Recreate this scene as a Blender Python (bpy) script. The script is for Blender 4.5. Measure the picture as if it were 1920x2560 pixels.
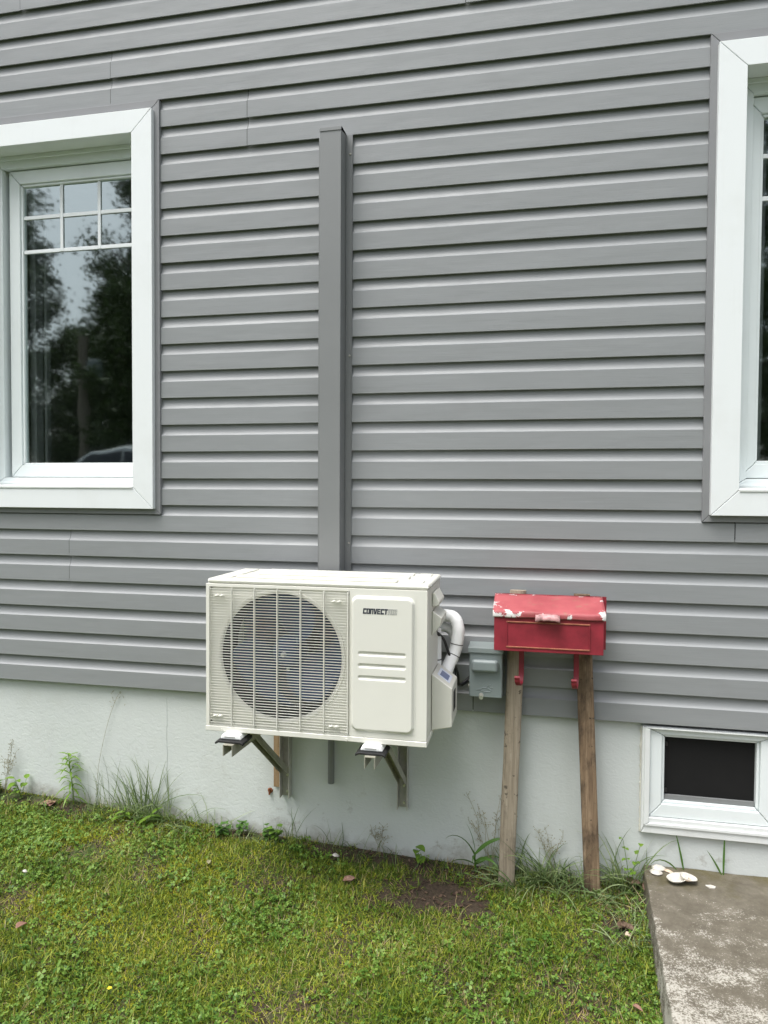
import bpy, math, random
import numpy as np
from mathutils import Vector, Matrix

for o in list(bpy.data.objects):
    bpy.data.objects.remove(o)
S = bpy.context.scene
COL = S.collection
rnd = random.Random(7)
NR = np.random.RandomState(11)
PI = math.pi
CRS = 0.1143                      # height of one siding course

# ------------------------------------------------------------------ camera
def make_camera():
    yaw, pit, rol = -0.207935, -0.029655, 0.005742
    f = Vector((math.sin(yaw) * math.cos(pit), math.cos(yaw) * math.cos(pit), math.sin(pit)))
    r = Vector((math.cos(yaw), -math.sin(yaw), 0))
    u = r.cross(f)
    r2 = r * math.cos(rol) + u * math.sin(rol)
    u2 = -r * math.sin(rol) + u * math.cos(rol)
    cd = bpy.data.cameras.new('camera')
    cd.sensor_fit = 'VERTICAL'
    cd.sensor_height = 36
    cd.lens = 36 * 1774 / 2560
    cd.clip_start, cd.clip_end = 0.05, 400
    c = bpy.data.objects.new('camera', cd)
    m = Matrix((r2, u2, -f)).transposed().to_4x4()
    m.translation = Vector((0, -2.78715, 0.86658))
    c.matrix_world = m
    COL.objects.link(c)
    S.camera = c
make_camera()

# ------------------------------------------------------------------ sky and sun (overcast)
SUN_DIR = Vector((-0.26, -0.36, 1.0)).normalized()
w = bpy.data.worlds.new('World')
S.world = w
w.use_nodes = True
nt = w.node_tree
nt.nodes.clear()
sky = nt.nodes.new('ShaderNodeTexSky')
sky.sky_type = 'NISHITA'
sky.sun_disc = False
sky.sun_elevation = math.asin(SUN_DIR.z)
sky.sun_rotation = math.atan2(SUN_DIR.x, SUN_DIR.y)
sky.air_density = 1.0
sky.dust_density = 4.0
sky.ozone_density = 1.0
hsv = nt.nodes.new('ShaderNodeHueSaturation')
hsv.inputs['Saturation'].default_value = 0.37
bg = nt.nodes.new('ShaderNodeBackground')
bg.inputs['Strength'].default_value = 0.14
out = nt.nodes.new('ShaderNodeOutputWorld')
nt.links.new(sky.outputs[0], hsv.inputs['Color'])
nt.links.new(hsv.outputs[0], bg.inputs[0])
nt.links.new(bg.outputs[0], out.inputs[0])

sl = bpy.data.lights.new('sun', 'SUN')
sl.energy = 1.5
sl.angle = math.radians(38)
sl.color = (1.0, 0.99, 0.96)
so = bpy.data.objects.new('sun', sl)
so.rotation_euler = SUN_DIR.to_track_quat('Z', 'Y').to_euler()
so.location = (-3, -6, 8)
COL.objects.link(so)

S.view_settings.view_transform = 'Standard'
S.view_settings.look = 'None'
S.view_settings.gamma = 1
S.view_settings.use_curve_mapping = False
S.view_settings.exposure = 0.98
S.cycles.max_bounces = 8
S.cycles.transparent_max_bounces = 12

# ------------------------------------------------------------------ material helpers
def setp(b, **k):
    for n, v in k.items():
        n = n.replace('_', ' ')
        if n in b.inputs:
            b.inputs[n].default_value = v

class Mat:
    def __init__(s, name):
        s.m = bpy.data.materials.new(name)
        s.m.use_nodes = True
        s.t = s.m.node_tree
        s.b = s.t.nodes['Principled BSDF']
        s.o = s.t.nodes['Material Output']
    def n(s, typ, **kw):
        x = s.t.nodes.new(typ)
        for k, v in kw.items():
            setattr(x, k, v)
        return x
    def l(s, a, b):
        s.t.links.new(a, b)
    def coord(s, scale=(1, 1, 1), kind='Object'):
        tc = s.n('ShaderNodeTexCoord')
        mp = s.n('ShaderNodeMapping')
        mp.inputs['Scale'].default_value = scale
        s.l(tc.outputs[kind], mp.inputs[0])
        return mp.outputs[0]
    def noise(s, co, scale=5, detail=4, rough=.55, dist=0):
        x = s.n('ShaderNodeTexNoise')
        x.inputs['Scale'].default_value = scale
        x.inputs['Detail'].default_value = detail
        x.inputs['Roughness'].default_value = rough
        x.inputs['Distortion'].default_value = dist
        s.l(co, x.inputs['Vector'])
        return x.outputs['Fac']
    def ramp(s, fac, stops, interp='LINEAR'):
        x = s.n('ShaderNodeValToRGB')
        x.color_ramp.interpolation = interp
        e = x.color_ramp.elements
        while len(e) < len(stops):
            e.new(.5)
        for i, (p, c) in enumerate(stops):
            e[i].position = p
            if not hasattr(c, '__len__'):
                c = (c, c, c)
            e[i].color = (*c[:3], 1)
        s.l(fac, x.inputs[0])
        return x.outputs[0]
    def mix(s, fac, a, b, mode='MIX'):
        x = s.n('ShaderNodeMix', data_type='RGBA', blend_type=mode)
        for sock, v in ((x.inputs[0], fac), (x.inputs[6], a), (x.inputs[7], b)):
            if isinstance(v, (int, float)):
                sock.default_value = v
            elif hasattr(v, '__len__'):
                sock.default_value = (*v[:3], 1)
            else:
                s.l(v, sock)
        return x.outputs[2]
    def math(s, op, a, b=None, clamp=False):
        x = s.n('ShaderNodeMath', operation=op, use_clamp=clamp)
        for i, v in enumerate((a, b)):
            if v is None:
                continue
            if isinstance(v, (int, float)):
                x.inputs[i].default_value = v
            else:
                s.l(v, x.inputs[i])
        return x.outputs[0]
    def mrange(s, v, a, b, c=0, d=1):
        x = s.n('ShaderNodeMapRange')
        s.l(v, x.inputs[0])
        for i, q in enumerate((a, b, c, d)):
            x.inputs[i + 1].default_value = q
        return x.outputs[0]
    def bump(s, h, strength=.3, dist=.002, prev=None):
        x = s.n('ShaderNodeBump')
        x.inputs['Strength'].default_value = strength
        x.inputs['Distance'].default_value = dist
        s.l(h, x.inputs['Height'])
        if prev is not None:
            s.l(prev, x.inputs['Normal'])
        s.l(x.outputs[0], s.b.inputs['Normal'])
        return x.outputs[0]
    def color(s, c):
        if hasattr(c, '__len__'):
            s.b.inputs['Base Color'].default_value = (*c[:3], 1)
        else:
            s.l(c, s.b.inputs['Base Color'])
    def xyz(s, co):
        x = s.n('ShaderNodeSeparateXYZ')
        s.l(co, x.inputs[0])
        return x.outputs

def plain(name, col, rough=.5, metal=0, var=.08, scale=12, bump=0, bscale=200, spec=.5):
    m = Mat(name)
    co = m.coord()
    f = m.noise(co, scale, 5)
    a = [max(0, c * (1 - var)) for c in col]
    b = [c * (1 + var) for c in col]
    m.color(m.ramp(f, [(.3, a), (.7, b)]))
    setp(m.b, Roughness=rough, Metallic=metal)
    m.b.inputs['Specular IOR Level'].default_value = spec
    if bump:
        m.bump(m.noise(co, bscale, 3), bump, .001)
    return m.m

def mat_siding():
    m = Mat('grey_vinyl')
    co = m.coord((1.6, 1, 90))
    g = m.noise(co, 3, 6, .65, .5)
    big = m.noise(m.coord((.5, 1, 1.2)), 1.6, 3)
    blot = m.noise(m.coord(), 7, 4)
    c = m.mix(m.math('MULTIPLY', g, .14), (.264, .277, .282), (.214, .225, .231))
    c = m.mix(m.mrange(big, .35, .7, 0, .35), c, (.235, .244, .251))
    c = m.mix(m.mrange(blot, .56, .72, 0, .22), c, (.222, .228, .231))
    m.color(c)
    m.l(m.mrange(blot, .3, .7, .42, .56), m.b.inputs['Roughness'])
    b1 = m.bump(m.noise(m.coord((.8, 1, 3)), 2.2, 3), .35, .012)
    m.bump(g, .26, .0018, b1)
    return m.m

def mat_white(name='white_vinyl', col=(.775, .808, .812), rough=.38, dirt=.08):
    m = Mat(name)
    co = m.coord()
    f = m.noise(co, 6, 6, .6)
    c = m.mix(m.mrange(f, .5, .75, 0, dirt * 2), col, (.55, .56, .52))
    st = m.noise(m.coord((30, 30, 1.5)), 1.4, 4)
    c = m.mix(m.mrange(st, .6, .8, 0, dirt), c, (.5, .5, .46))
    m.color(c)
    setp(m.b, Roughness=rough)
    return m.m

def mat_foundation():
    m = Mat('painted_stucco')
    co = m.coord()
    pz = m.xyz(co)
    z = m.math('SUBTRACT', m.math('SUBTRACT', pz[2], .62), m.math('MULTIPLY', m.math('MAXIMUM', m.math('MULTIPLY', pz[0], -1.0), 0.0), .055))
    big = m.noise(co, 1.7, 5)
    fine = m.noise(co, 38, 6, .62, .6)
    c = m.mix(m.mrange(big, .35, .68), (.625, .66, .645), (.57, .605, .59))
    # splashed soil along the ground, with a ragged upper edge of its own
    edge = m.math('ADD', z, m.math('MULTIPLY', m.noise(co, 7, 6, .7), -.26))
    c = m.mix(m.mrange(edge, -.70, -.80, 0, .75), c, (.22, .195, .155))
    sp = m.noise(co, 16, 5, .7)
    lowm = m.mrange(z, -.25, -.6, 0, 1)
    c = m.mix(m.math('MULTIPLY', m.mrange(sp, .60, .70, 0, .6), lowm), c, (.27, .25, .2))
    gr = m.noise(co, 3.2, 5, .65)
    c = m.mix(m.mrange(gr, .58, .75, 0, .18), c, (.42, .43, .37))
    m.color(c)
    setp(m.b, Roughness=.72)
    tr = m.noise(m.coord((1.0, 1, 1.5)), 34, 5, .6, 1.2)
    b1 = m.bump(tr, .36, .004)
    m.bump(m.noise(co, 110, 4, .6), .3, .002, b1)
    return m.m

def mat_wood(name, light, mid, dark, seed, blotch=.5):
    m = Mat(name)
    tc = m.n('ShaderNodeTexCoord')
    mp = m.n('ShaderNodeMapping')
    mp.inputs['Location'].default_value = (seed, seed * .7, seed * 1.3)
    mp.inputs['Scale'].default_value = (26, 26, 1.3)
    m.l(tc.outputs['Object'], mp.inputs[0])
    g = m.noise(mp.outputs[0], 3.2, 7, .68, .7)
    mp2 = m.n('ShaderNodeMapping')
    mp2.inputs['Location'].default_value = (seed, 3, seed)
    mp2.inputs['Scale'].default_value = (5, 5, 2.2)
    m.l(tc.outputs['Object'], mp2.inputs[0])
    bl = m.noise(mp2.outputs[0], 2.3, 6, .7)
    c = m.ramp(g, [(.28, dark), (.5, mid), (.72, light)])
    c = m.mix(m.mrange(bl, .48, .64, 0, blotch), c, [q * .45 for q in dark])
    mp3 = m.n('ShaderNodeMapping')
    mp3.inputs['Location'].default_value = (seed * 2, 1, 0)
    m.l(tc.outputs['Object'], mp3.inputs[0])
    sp = m.noise(mp3.outputs[0], 34, 3, .6)
    c = m.mix(m.mrange(sp, .64, .70, 0, .8), c, [q * .3 for q in dark])
    m.color(c)
    setp(m.b, Roughness=.85)
    m.bump(g, .6, .003)
    return m.m

def mat_lid():
    m = Mat('chipped_red_paint')
    tc = m.n('ShaderNodeTexCoord')
    g = m.xyz(tc.outputs['Generated'])
    ob = m.coord()
    n = m.noise(ob, 30, 7, .68, .5)
    n2 = m.noise(ob, 9, 4)
    ex = m.math('ABSOLUTE', m.math('SUBTRACT', g[0], .5))
    ey = m.math('ABSOLUTE', m.math('SUBTRACT', g[1], .5))
    edge = m.math('MAXIMUM', m.mrange(ex, .36, .5, 0, .19), m.mrange(ey, .28, .5, 0, .17))
    left = m.mrange(g[0], .34, .0, 0, .10)
    edge = m.math('ADD', edge, m.mrange(g[1], .82, 1.0, 0, .07))
    v = m.math('ADD', m.math('ADD', n, edge), left)
    v = m.math('ADD', v, m.math('MULTIPLY', m.math('SUBTRACT', n2, .5), .5))
    chip = m.ramp(v, [(.785, 0), (.81, 1)])
    base = m.mix(m.mrange(m.noise(ob, 14, 5), .35, .7), (.42, .095, .105), (.33, .062, .072))
    base = m.mix(m.mrange(m.noise(ob, 22, 5, .7), .57, .68, 0, .55), base, (.30, .16, .11))
    m.color(m.mix(chip, base, (.76, .74, .72)))
    setp(m.b, Roughness=.5)
    m.bump(chip, .5, -.001)
    return m.m

def mat_slab():
    m = Mat('weathered_concrete')
    co = m.coord()
    p = m.xyz(co)
    big = m.noise(co, 3.6, 6, .66, .5)
    mid = m.noise(co, 16, 6, .7)
    fine = m.noise(co, 130, 5, .7)
    c = m.ramp(mid, [(.3, (.092, .079, .056)), (.55, (.142, .125, .094)), (.75, (.195, .174, .138))])
    # lichen and bare worn cement away from the wall; moss and dirt next to it
    fine2 = m.noise(co, 210, 4, .75)
    reg = m.math('ADD', big, m.mrange(p[1], -.05, -.75, -.16, .10))
    reg = m.math('ADD', reg, m.mrange(p[0], .40, .47, .09, 0))
    pale = m.math('ADD', m.math('MULTIPLY', m.math('ADD', fine, fine2), .5), m.math('MULTIPLY', m.math('SUBTRACT', reg, .5), .62))
    pale = m.math('ADD', pale, m.math('MULTIPLY', m.math('SUBTRACT', mid, .5), .35))
    c = m.mix(m.mrange(pale, .54, .62, 0, .85), c, (.47, .45, .395))
    green = m.math('ADD', m.noise(co, 6, 5, .7), m.mrange(p[1], -.32, .03, -.25, .16))
    c = m.mix(m.mrange(green, .50, .72, 0, .8), c, (.085, .072, .026))
    m.color(c)
    setp(m.b, Roughness=.88)
    b1 = m.bump(mid, .3, .006)
    m.bump(fine, .6, .003, b1)
    return m.m

def mat_leaf(name, stops, rough=.5, trans=.25):
    m = Mat(name)
    ge = m.n('ShaderNodeNewGeometry')
    tc = m.coord()
    patch = m.noise(tc, 3.5, 4)
    f = m.math('ADD', m.math('MULTIPLY', ge.outputs['Random Per Island'], .75), m.math('MULTIPLY', m.math('SUBTRACT', patch, .37), .7))
    c = m.ramp(f, stops)
    m.color(c)
    setp(m.b, Roughness=rough)
    m.b.inputs['Specular IOR Level'].default_value = .35
    tr = m.n('ShaderNodeBsdfTranslucent')
    m.l(c, tr.inputs[0])
    mx = m.n('ShaderNodeMixShader')
    mx.inputs[0].default_value = trans
    m.l(m.b.outputs[0], mx.inputs[1])
    m.l(tr.outputs[0], mx.inputs[2])
    m.l(mx.outputs[0], m.o.inputs[0])
    return m.m

def mat_ground():
    m = Mat('soil_and_moss')
    co = m.coord()
    a = m.noise(co, 5, 6, .7)
    b = m.noise(co, 60, 6, .7)
    d = m.xyz(co)
    soil = m.ramp(b, [(.3, (.026, .018, .011)), (.55, (.058, .040, .024)), (.8, (.105, .076, .047))])
    green = m.ramp(b, [(.3, (.022, .035, .008)), (.6, (.06, .085, .018)), (.8, (.10, .125, .035))])
    far = m.mrange(d[1], -1.2, -2.6, 0, 1)
    vd = m.n('ShaderNodeVectorMath', operation='DISTANCE')
    m.l(co, vd.inputs[0])
    vd.inputs[1].default_value = (-.33, -.20, -.65)
    k = m.math('MULTIPLY', m.mrange(a, .48, .60), m.mrange(vd.outputs['Value'], .18, .30))
    k = m.math('MAXIMUM', k, far)
    c = m.mix(k, soil, green)
    m.color(c)
    setp(m.b, Roughness=.95)
    b1 = m.bump(a, .4, .02)
    m.bump(b, .8, .008, b1)
    return m.m

def mat_glass():
    m = Mat('window_glass')
    m.t.nodes.remove(m.b)
    lw = m.n('ShaderNodeLayerWeight')
    lw.inputs[0].default_value = .5
    f5 = m.math('POWER', lw.outputs['Facing'], 5.0)
    fr = m.math('MULTIPLY_ADD', f5, .7)
    fr.node.inputs[2].default_value = .30
    tr = m.n('ShaderNodeBsdfTransparent')
    tr.inputs[0].default_value = (.80, .86, .85, 1)
    gl = m.n('ShaderNodeBsdfGlossy')
    gl.inputs['Roughness'].default_value = .03
    gl.inputs['Color'].default_value = (.88, 1.0, .98, 1)
    bp = m.n('ShaderNodeBump')
    bp.inputs['Strength'].default_value = .06
    bp.inputs['Distance'].default_value = .01
    nz = m.noise(m.coord(), 3.0, 2)
    m.l(nz, bp.inputs['Height'])
    m.l(bp.outputs[0], gl.inputs['Normal'])
    mx = m.n('ShaderNodeMixShader')
    m.l(fr, mx.inputs[0])
    m.l(tr.outputs[0], mx.inputs[1])
    m.l(gl.outputs[0], mx.inputs[2])
    m.l(mx.outputs[0], m.o.inputs[0])
    return m.m

M = {}
M['siding'] = mat_siding()
M['trim_grey'] = plain('grey_trim_metal', (.225, .23, .236), .45, 0, .05, 5, .1, 300)
M['cover'] = plain('grey_painted_metal', (.20, .208, .208), .42, 0, .05, 3)
M['white'] = mat_white()
M['sash'] = mat_white('white_sash', (.75, .80, .80), .34)
M['sill_white'] = mat_white('weathered_white', (.74, .765, .755), .45, .22)
M['found'] = mat_foundation()
M['glass'] = mat_glass()
M['sheath'] = plain('dark_sheathing', (.02, .02, .022), .9)
M['room'] = plain('dim_room_paint', (.25, .25, .24), .9)
M['ivory'] = plain('ivory_enamel', (.725, .72, .655), .36, 0, .025, 4)
M['ivory2'] = plain('ivory_plastic', (.68, .675, .605), .42, 0, .03, 6)
M['black'] = plain('black_rubber', (.014, .014, .015), .6)
M['fan'] = plain('dark_blue_plastic', (.016, .045, .11), .35)
M['cavity'] = plain('dark_cavity_shade', (.006, .007, .009), .6)  # near black: shade inside the fan cavity put into the colour
M['coil'] = plain('blue_coil_fins', (.02, .05, .11), .5, 0, .3, 60)
M['steel'] = plain('galvanized_steel', (.46, .45, .41), .46, .1, .2, 22)
M['bracket'] = plain('olive_grey_steel', (.34, .33, .27), .48, .1, .2, 18)
M['bright'] = plain('bright_zinc', (.75, .75, .73), .3, .8)
M['pipe'] = plain('white_pipe_wrap', (.86, .87, .86), .5, 0, .04, 20, .15, 120)
M['plastic_black'] = plain('black_cable_jacket', (.012, .012, .012), .45)
M['disc'] = plain('blue_grey_enamel', (.235, .275, .275), .38, 0, .05, 6)
M['label'] = plain('pale_blue_label', (.70, .75, .85), .4)
M['ink'] = plain('dark_ink', (.03, .035, .05), .5)
M['blueink'] = plain('blue_grey_ink', (.16, .20, .32), .5)
M['greyink'] = plain('grey_ink', (.33, .335, .32), .5)
M['red'] = plain('red_paint', (.25, .022, .036), .46, 0, .26, 16, .15, 60)
M['gold'] = plain('worn_gold_moulding', (.34, .115, .065), .5, 0, .35, 40)
M['lid'] = mat_lid()
M['latch'] = plain('chipped_white_metal', (.48, .25, .25), .5, 0, .55, 45)
M['wood_a'] = mat_wood('grey_weathered_wood', (.44, .385, .30), (.34, .285, .215), (.20, .16, .115), 1.7, .5)
M['wood_b'] = mat_wood('brown_weathered_wood', (.35, .255, .165), (.215, .145, .088), (.09, .06, .038), 5.1, .8)
M['ply'] = mat_wood('raw_plywood', (.50, .36, .22), (.40, .27, .15), (.28, .18, .09), 9.3, .25)
M['rust'] = plain('rusty_metal', (.24, .085, .035), .8, .2, .4, 60)
M['slab'] = mat_slab()
M['ground'] = mat_ground()
M['shell'] = plain('bleached_shell', (.60, .57, .51), .5, 0, .22, 45, .5, 120)
M['shell_in'] = plain('tan_shell', (.60, .47, .35), .45, 0, .2, 25)
M['mesh'] = plain('dark_insect_screen', (.010, .010, .010), .8, spec=.25)
M['caulk'] = plain('aged_caulk', (.62, .61, .54), .7, 0, .15, 30, .4, 80)
G = {}
G['grass'] = mat_leaf('grass_blades', [(.05, (.032, .075, .008)), (.35, (.105, .18, .016)), (.62, (.200, .272, .026)), (.85, (.37, .375, .055)), (.97, (.50, .43, .20))])
G['grass_dry'] = mat_leaf('dry_grass', [(.1, (.19, .125, .06)), (.5, (.33, .25, .125)), (.9, (.50, .41, .24))], .6, .15)
G['moss'] = mat_leaf('yellow_moss', [(.1, (.12, .165, .010)), (.5, (.30, .32, .018)), (.9, (.46, .45, .035))], .7, .2)
G['clover'] = mat_leaf('clover_leaf', [(.1, (.05, .12, .014)), (.5, (.125, .235, .030)), (.9, (.25, .36, .08))], .5, .25)
G['tall'] = mat_leaf('tall_grass', [(.1, (.085, .14, .045)), (.5, (.165, .235, .085)), (.9, (.31, .37, .17))], .45, .25)
G['herb'] = mat_leaf('bright_leaf', [(.1, (.11, .22, .025)), (.5, (.17, .30, .035)), (.9, (.28, .38, .06))], .4, .35)
G['corn'] = mat_leaf('broad_green_leaf', [(.1, (.05, .13, .02)), (.5, (.08, .18, .03)), (.9, (.13, .23, .05))], .4, .3)
G['brown'] = mat_leaf('brown_leaf', [(.1, (.17, .085, .055)), (.5, (.27, .15, .11)), (.9, (.38, .24, .19))], .6, .1)
G['dead'] = mat_leaf('dark_dead_leaf', [(.1, (.05, .03, .02)), (.5, (.10, .062, .042)), (.9, (.19, .13, .09))], .7, .1)
G['seed'] = mat_leaf('dry_seed_stem', [(.1, (.20, .19, .11)), (.5, (.30, .28, .17)), (.9, (.42, .39, .26))], .6, .2)
G['tree'] = mat_leaf('tree_foliage', [(.1, (.035, .06, .018)), (.5, (.06, .10, .028)), (.9, (.10, .15, .045))], .5, .2)
M['bark'] = plain('tree_bark', (.10, .08, .06), .9, 0, .3, 20, .5, 40)
M['yellow'] = plain('yellow_petal', (.75, .6, .03), .5)
M['pole'] = plain('grey_pole_wood', (.22, .19, .15), .85, 0, .2, 10)
M['carpaint'] = plain('silver_car_paint', (.55, .57, .58), .25, .3)
M['carglass'] = plain('dark_car_glass', (.02, .025, .03), .08)
M['tyre'] = plain('tyre_rubber', (.02, .02, .02), .8)
M['roof'] = plain('dark_shingle', (.06, .06, .062), .9, 0, .2, 30)

# ------------------------------------------------------------------ mesh helpers
def tag(o, label=None, cat=None, group=None, kind=None):
    if label: o['label'] = label
    if cat: o['category'] = cat
    if group: o['group'] = group
    if kind: o['kind'] = kind
    return o

def thing(name, label, cat, loc=(0, 0, 0), group=None):
    o = bpy.data.objects.new(name, None)
    o.location = loc
    o.empty_display_size = .1
    COL.objects.link(o)
    return tag(o, label, cat, group)

def sub(name, parent):
    """an Empty part that carries sub-parts; sits on its parent's origin"""
    o = bpy.data.objects.new(name, None)
    o.empty_display_size = .05
    o.parent = parent
    COL.objects.link(o)
    return o

def origin(o):
    v = Vector((0, 0, 0))
    while o is not None:
        v += Vector(o.location)
        o = o.parent
    return v

class MB:
    def __init__(s):
        s.v, s.f = [], []
    def add(s, vs, fs):
        k = len(s.v)
        s.v += [tuple(p) for p in vs]
        s.f += [tuple(i + k for i in q) for q in fs]
        return s
    def box(s, x0, x1, y0, y1, z0, z1):
        return s.add([(x0, y0, z0), (x1, y0, z0), (x1, y1, z0), (x0, y1, z0), (x0, y0, z1), (x1, y0, z1), (x1, y1, z1), (x0, y1, z1)],
                     [(0, 3, 2, 1), (4, 5, 6, 7), (0, 1, 5, 4), (1, 2, 6, 5), (2, 3, 7, 6), (3, 0, 4, 7)])
    def prism(s, poly, axis, a0, a1):
        """poly: 2D points; axis 'y' -> (x,z), 'x' -> (y,z), 'z' -> (x,y)"""
        mk = {'y': lambda p, a: (p[0], a, p[1]), 'x': lambda p, a: (a, p[0], p[1]), 'z': lambda p, a: (p[0], p[1], a)}[axis]
        n = len(poly)
        vs = [mk(p, a0) for p in poly] + [mk(p, a1) for p in poly]
        fs = [tuple(range(n))[::-1], tuple(range(n, 2 * n))] + [(i, (i + 1) % n, n + (i + 1) % n, n + i) for i in range(n)]
        return s.add(vs, fs)
    def tube(s, path, r, n=10, caps=True):
        path = [Vector(p) for p in path]
        rs = r if hasattr(r, '__len__') else [r] * len(path)
        t0 = (path[1] - path[0]).normalized()
        up = Vector((0, 0, 1)) if abs(t0.z) < .9 else Vector((0, 1, 0))
        nrm = t0.cross(up).normalized()
        vs = []
        for i, p in enumerate(path):
            a = path[max(0, i - 1)]
            b = path[min(len(path) - 1, i + 1)]
            t = (b - a).normalized()
            nrm = (nrm - t * nrm.dot(t)).normalized()
            bn = t.cross(nrm)
            for k in range(n):
                an = 2 * PI * k / n
                vs.append(p + (nrm * math.cos(an) + bn * math.sin(an)) * rs[i])
        fs = []
        for i in range(len(path) - 1):
            for k in range(n):
                fs.append((i * n + k, i * n + (k + 1) % n, (i + 1) * n + (k + 1) % n, (i + 1) * n + k))
        if caps:
            fs.append(tuple(range(n))[::-1])
            fs.append(tuple(range(len(vs) - n, len(vs))))
        return s.add(vs, fs)
    def disc(s, c, r, depth, axis='y', n=20, r2=None):
        """cylinder from c along axis"""
        c = Vector(c)
        d = {'x': Vector((1, 0, 0)), 'y': Vector((0, 1, 0)), 'z': Vector((0, 0, 1))}[axis]
        return s.tube([c, c + d * depth], [r, r if r2 is None else r2], n)
    def grid(s, fn, nu, nv):
        vs = [fn(i / nu, j / nv) for j in range(nv + 1) for i in range(nu + 1)]
        fs = [(j * (nu + 1) + i, j * (nu + 1) + i + 1, (j + 1) * (nu + 1) + i + 1, (j + 1) * (nu + 1) + i) for j in range(nv) for i in range(nu)]
        return s.add(vs, fs)
    def build(s, name, mat, parent=None, bevel=0, smooth=True, seg=2, angle=35, recalc=True):
        me = bpy.data.meshes.new(name)
        o0 = origin(parent) if parent is not None else Vector((0, 0, 0))
        me.from_pydata([tuple(Vector(p) - o0) for p in s.v], [], s.f)
        if recalc:
            import bmesh
            bm = bmesh.new()
            bm.from_mesh(me)
            bmesh.ops.recalc_face_normals(bm, faces=bm.faces)
            bm.to_mesh(me)
            bm.free()
        me.materials.append(mat)
        o = bpy.data.objects.new(name, me)
        COL.objects.link(o)
        if parent is not None:
            o.parent = parent
        if smooth:
            me.shade_smooth()
            if not bevel:
                me.set_sharp_from_angle(angle=math.radians(angle))
        if bevel:
            b = o.modifiers.new('edge', 'BEVEL')
            b.width = bevel
            b.segments = seg
            b.limit_method = 'ANGLE'
            b.angle_limit = math.radians(35)
            b.harden_normals = True
        return o

def np_mesh(name, V, F, mat, parent=None, smooth=False):
    """V (n,3) array; F list of (array of faces with k columns)"""
    me = bpy.data.meshes.new(name)
    me.vertices.add(len(V))
    me.vertices.foreach_set('co', np.asarray(V, np.float32).ravel())
    tot = sum(len(f) for f in F)
    loops = np.concatenate([f.ravel() for f in F]).astype(np.int32)
    lt = np.concatenate([np.full(len(f), f.shape[1]) for f in F]).astype(np.int32)
    ls = np.concatenate([[0], np.cumsum(lt)[:-1]]).astype(np.int32)
    me.loops.add(len(loops))
    me.loops.foreach_set('vertex_index', loops)
    me.polygons.add(tot)
    me.polygons.foreach_set('loop_start', ls)
    me.polygons.foreach_set('loop_total', lt)
    me.update(calc_edges=True)
    me.validate()
    me.materials.append(mat)
    if smooth:
        me.shade_smooth()
    o = bpy.data.objects.new(name, me)
    COL.objects.link(o)
    if parent is not None:
        o.parent = parent
    return o

# ------------------------------------------------------------------ ground
GX = np.array([-60, -6, -2.41, -2.21, -1.57, -1.245, -.98, -.746, -.464, -.195, .183, .5, 6, 60])
GZ = np.array([-.50, -.50, -.531, -.541, -.579, -.602, -.613, -.621, -.635, -.641, -.640, -.630, -.60, -.6])
_ph = NR.rand(24) * 6.28
def gnoise(x, y):
    r = 0
    for i, (k, a) in enumerate(((2.3, .010), (5.1, .006), (9.7, .004), (17., .0025), (31., .0015))):
        r = r + a * (np.sin(k * x * 1.1 + _ph[i] + 1.3 * np.sin(k * .7 * y + _ph[i + 5])) * np.sin(k * y + _ph[i + 10] + np.sin(k * .8 * x + _ph[i + 15])))
    return r
def ground_z(x, y):
    x = np.asarray(x, float)
    y = np.asarray(y, float)
    base = np.interp(x, GX, GZ)
    yy = np.minimum(y, 0)
    slope = .04 * np.maximum(yy, -2.5)
    t = np.clip((-y - 3.0) / 6.0, 0, 1)
    rise = (t * t * (3 - 2 * t)) * .75
    near = np.clip((2.0 + y) / 1.0, .5, 1)
    bank = .012 * np.exp(-((y + .0) / .05) ** 2)
    return base + slope + rise + gnoise(x, y) * near * np.clip(-y / .05 + .35, 0, 1) + bank
def gz(x, y):
    return float(ground_z(x, y))

def slab_left(y):
    return .4245 + .053 * (y - .03) * 1.0

def make_ground():
    xs = np.concatenate([np.linspace(-60, -4.2, 14), np.arange(-4, 2.6, .03), np.linspace(2.8, 60, 14)])
    ys = np.concatenate([np.linspace(-80, -3.4, 26), np.arange(-3.2, .2, .03)])
    X, Y = np.meshgrid(xs, ys)
    Z = ground_z(X, Y)
    V = np.stack([X.ravel(), Y.ravel(), Z.ravel()], 1)
    nx, ny = len(xs), len(ys)
    i = np.arange(nx - 1)[None] + np.arange(ny - 1)[:, None] * nx
    i = i.ravel()
    F = np.stack([i, i + 1, i + nx + 1, i + nx], 1)
    o = np_mesh('ground', V, [F], M['ground'], None, True)
    tag(o, kind='structure')
make_ground()

# ------------------------------------------------------------------ house
house = thing('house', 'grey clapboard house wall with white trimmed windows on pale painted foundation', 'house', (-.5, 0, -.62))
HX0, HX1, ROWS = -5.6, 4.6, 44
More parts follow.
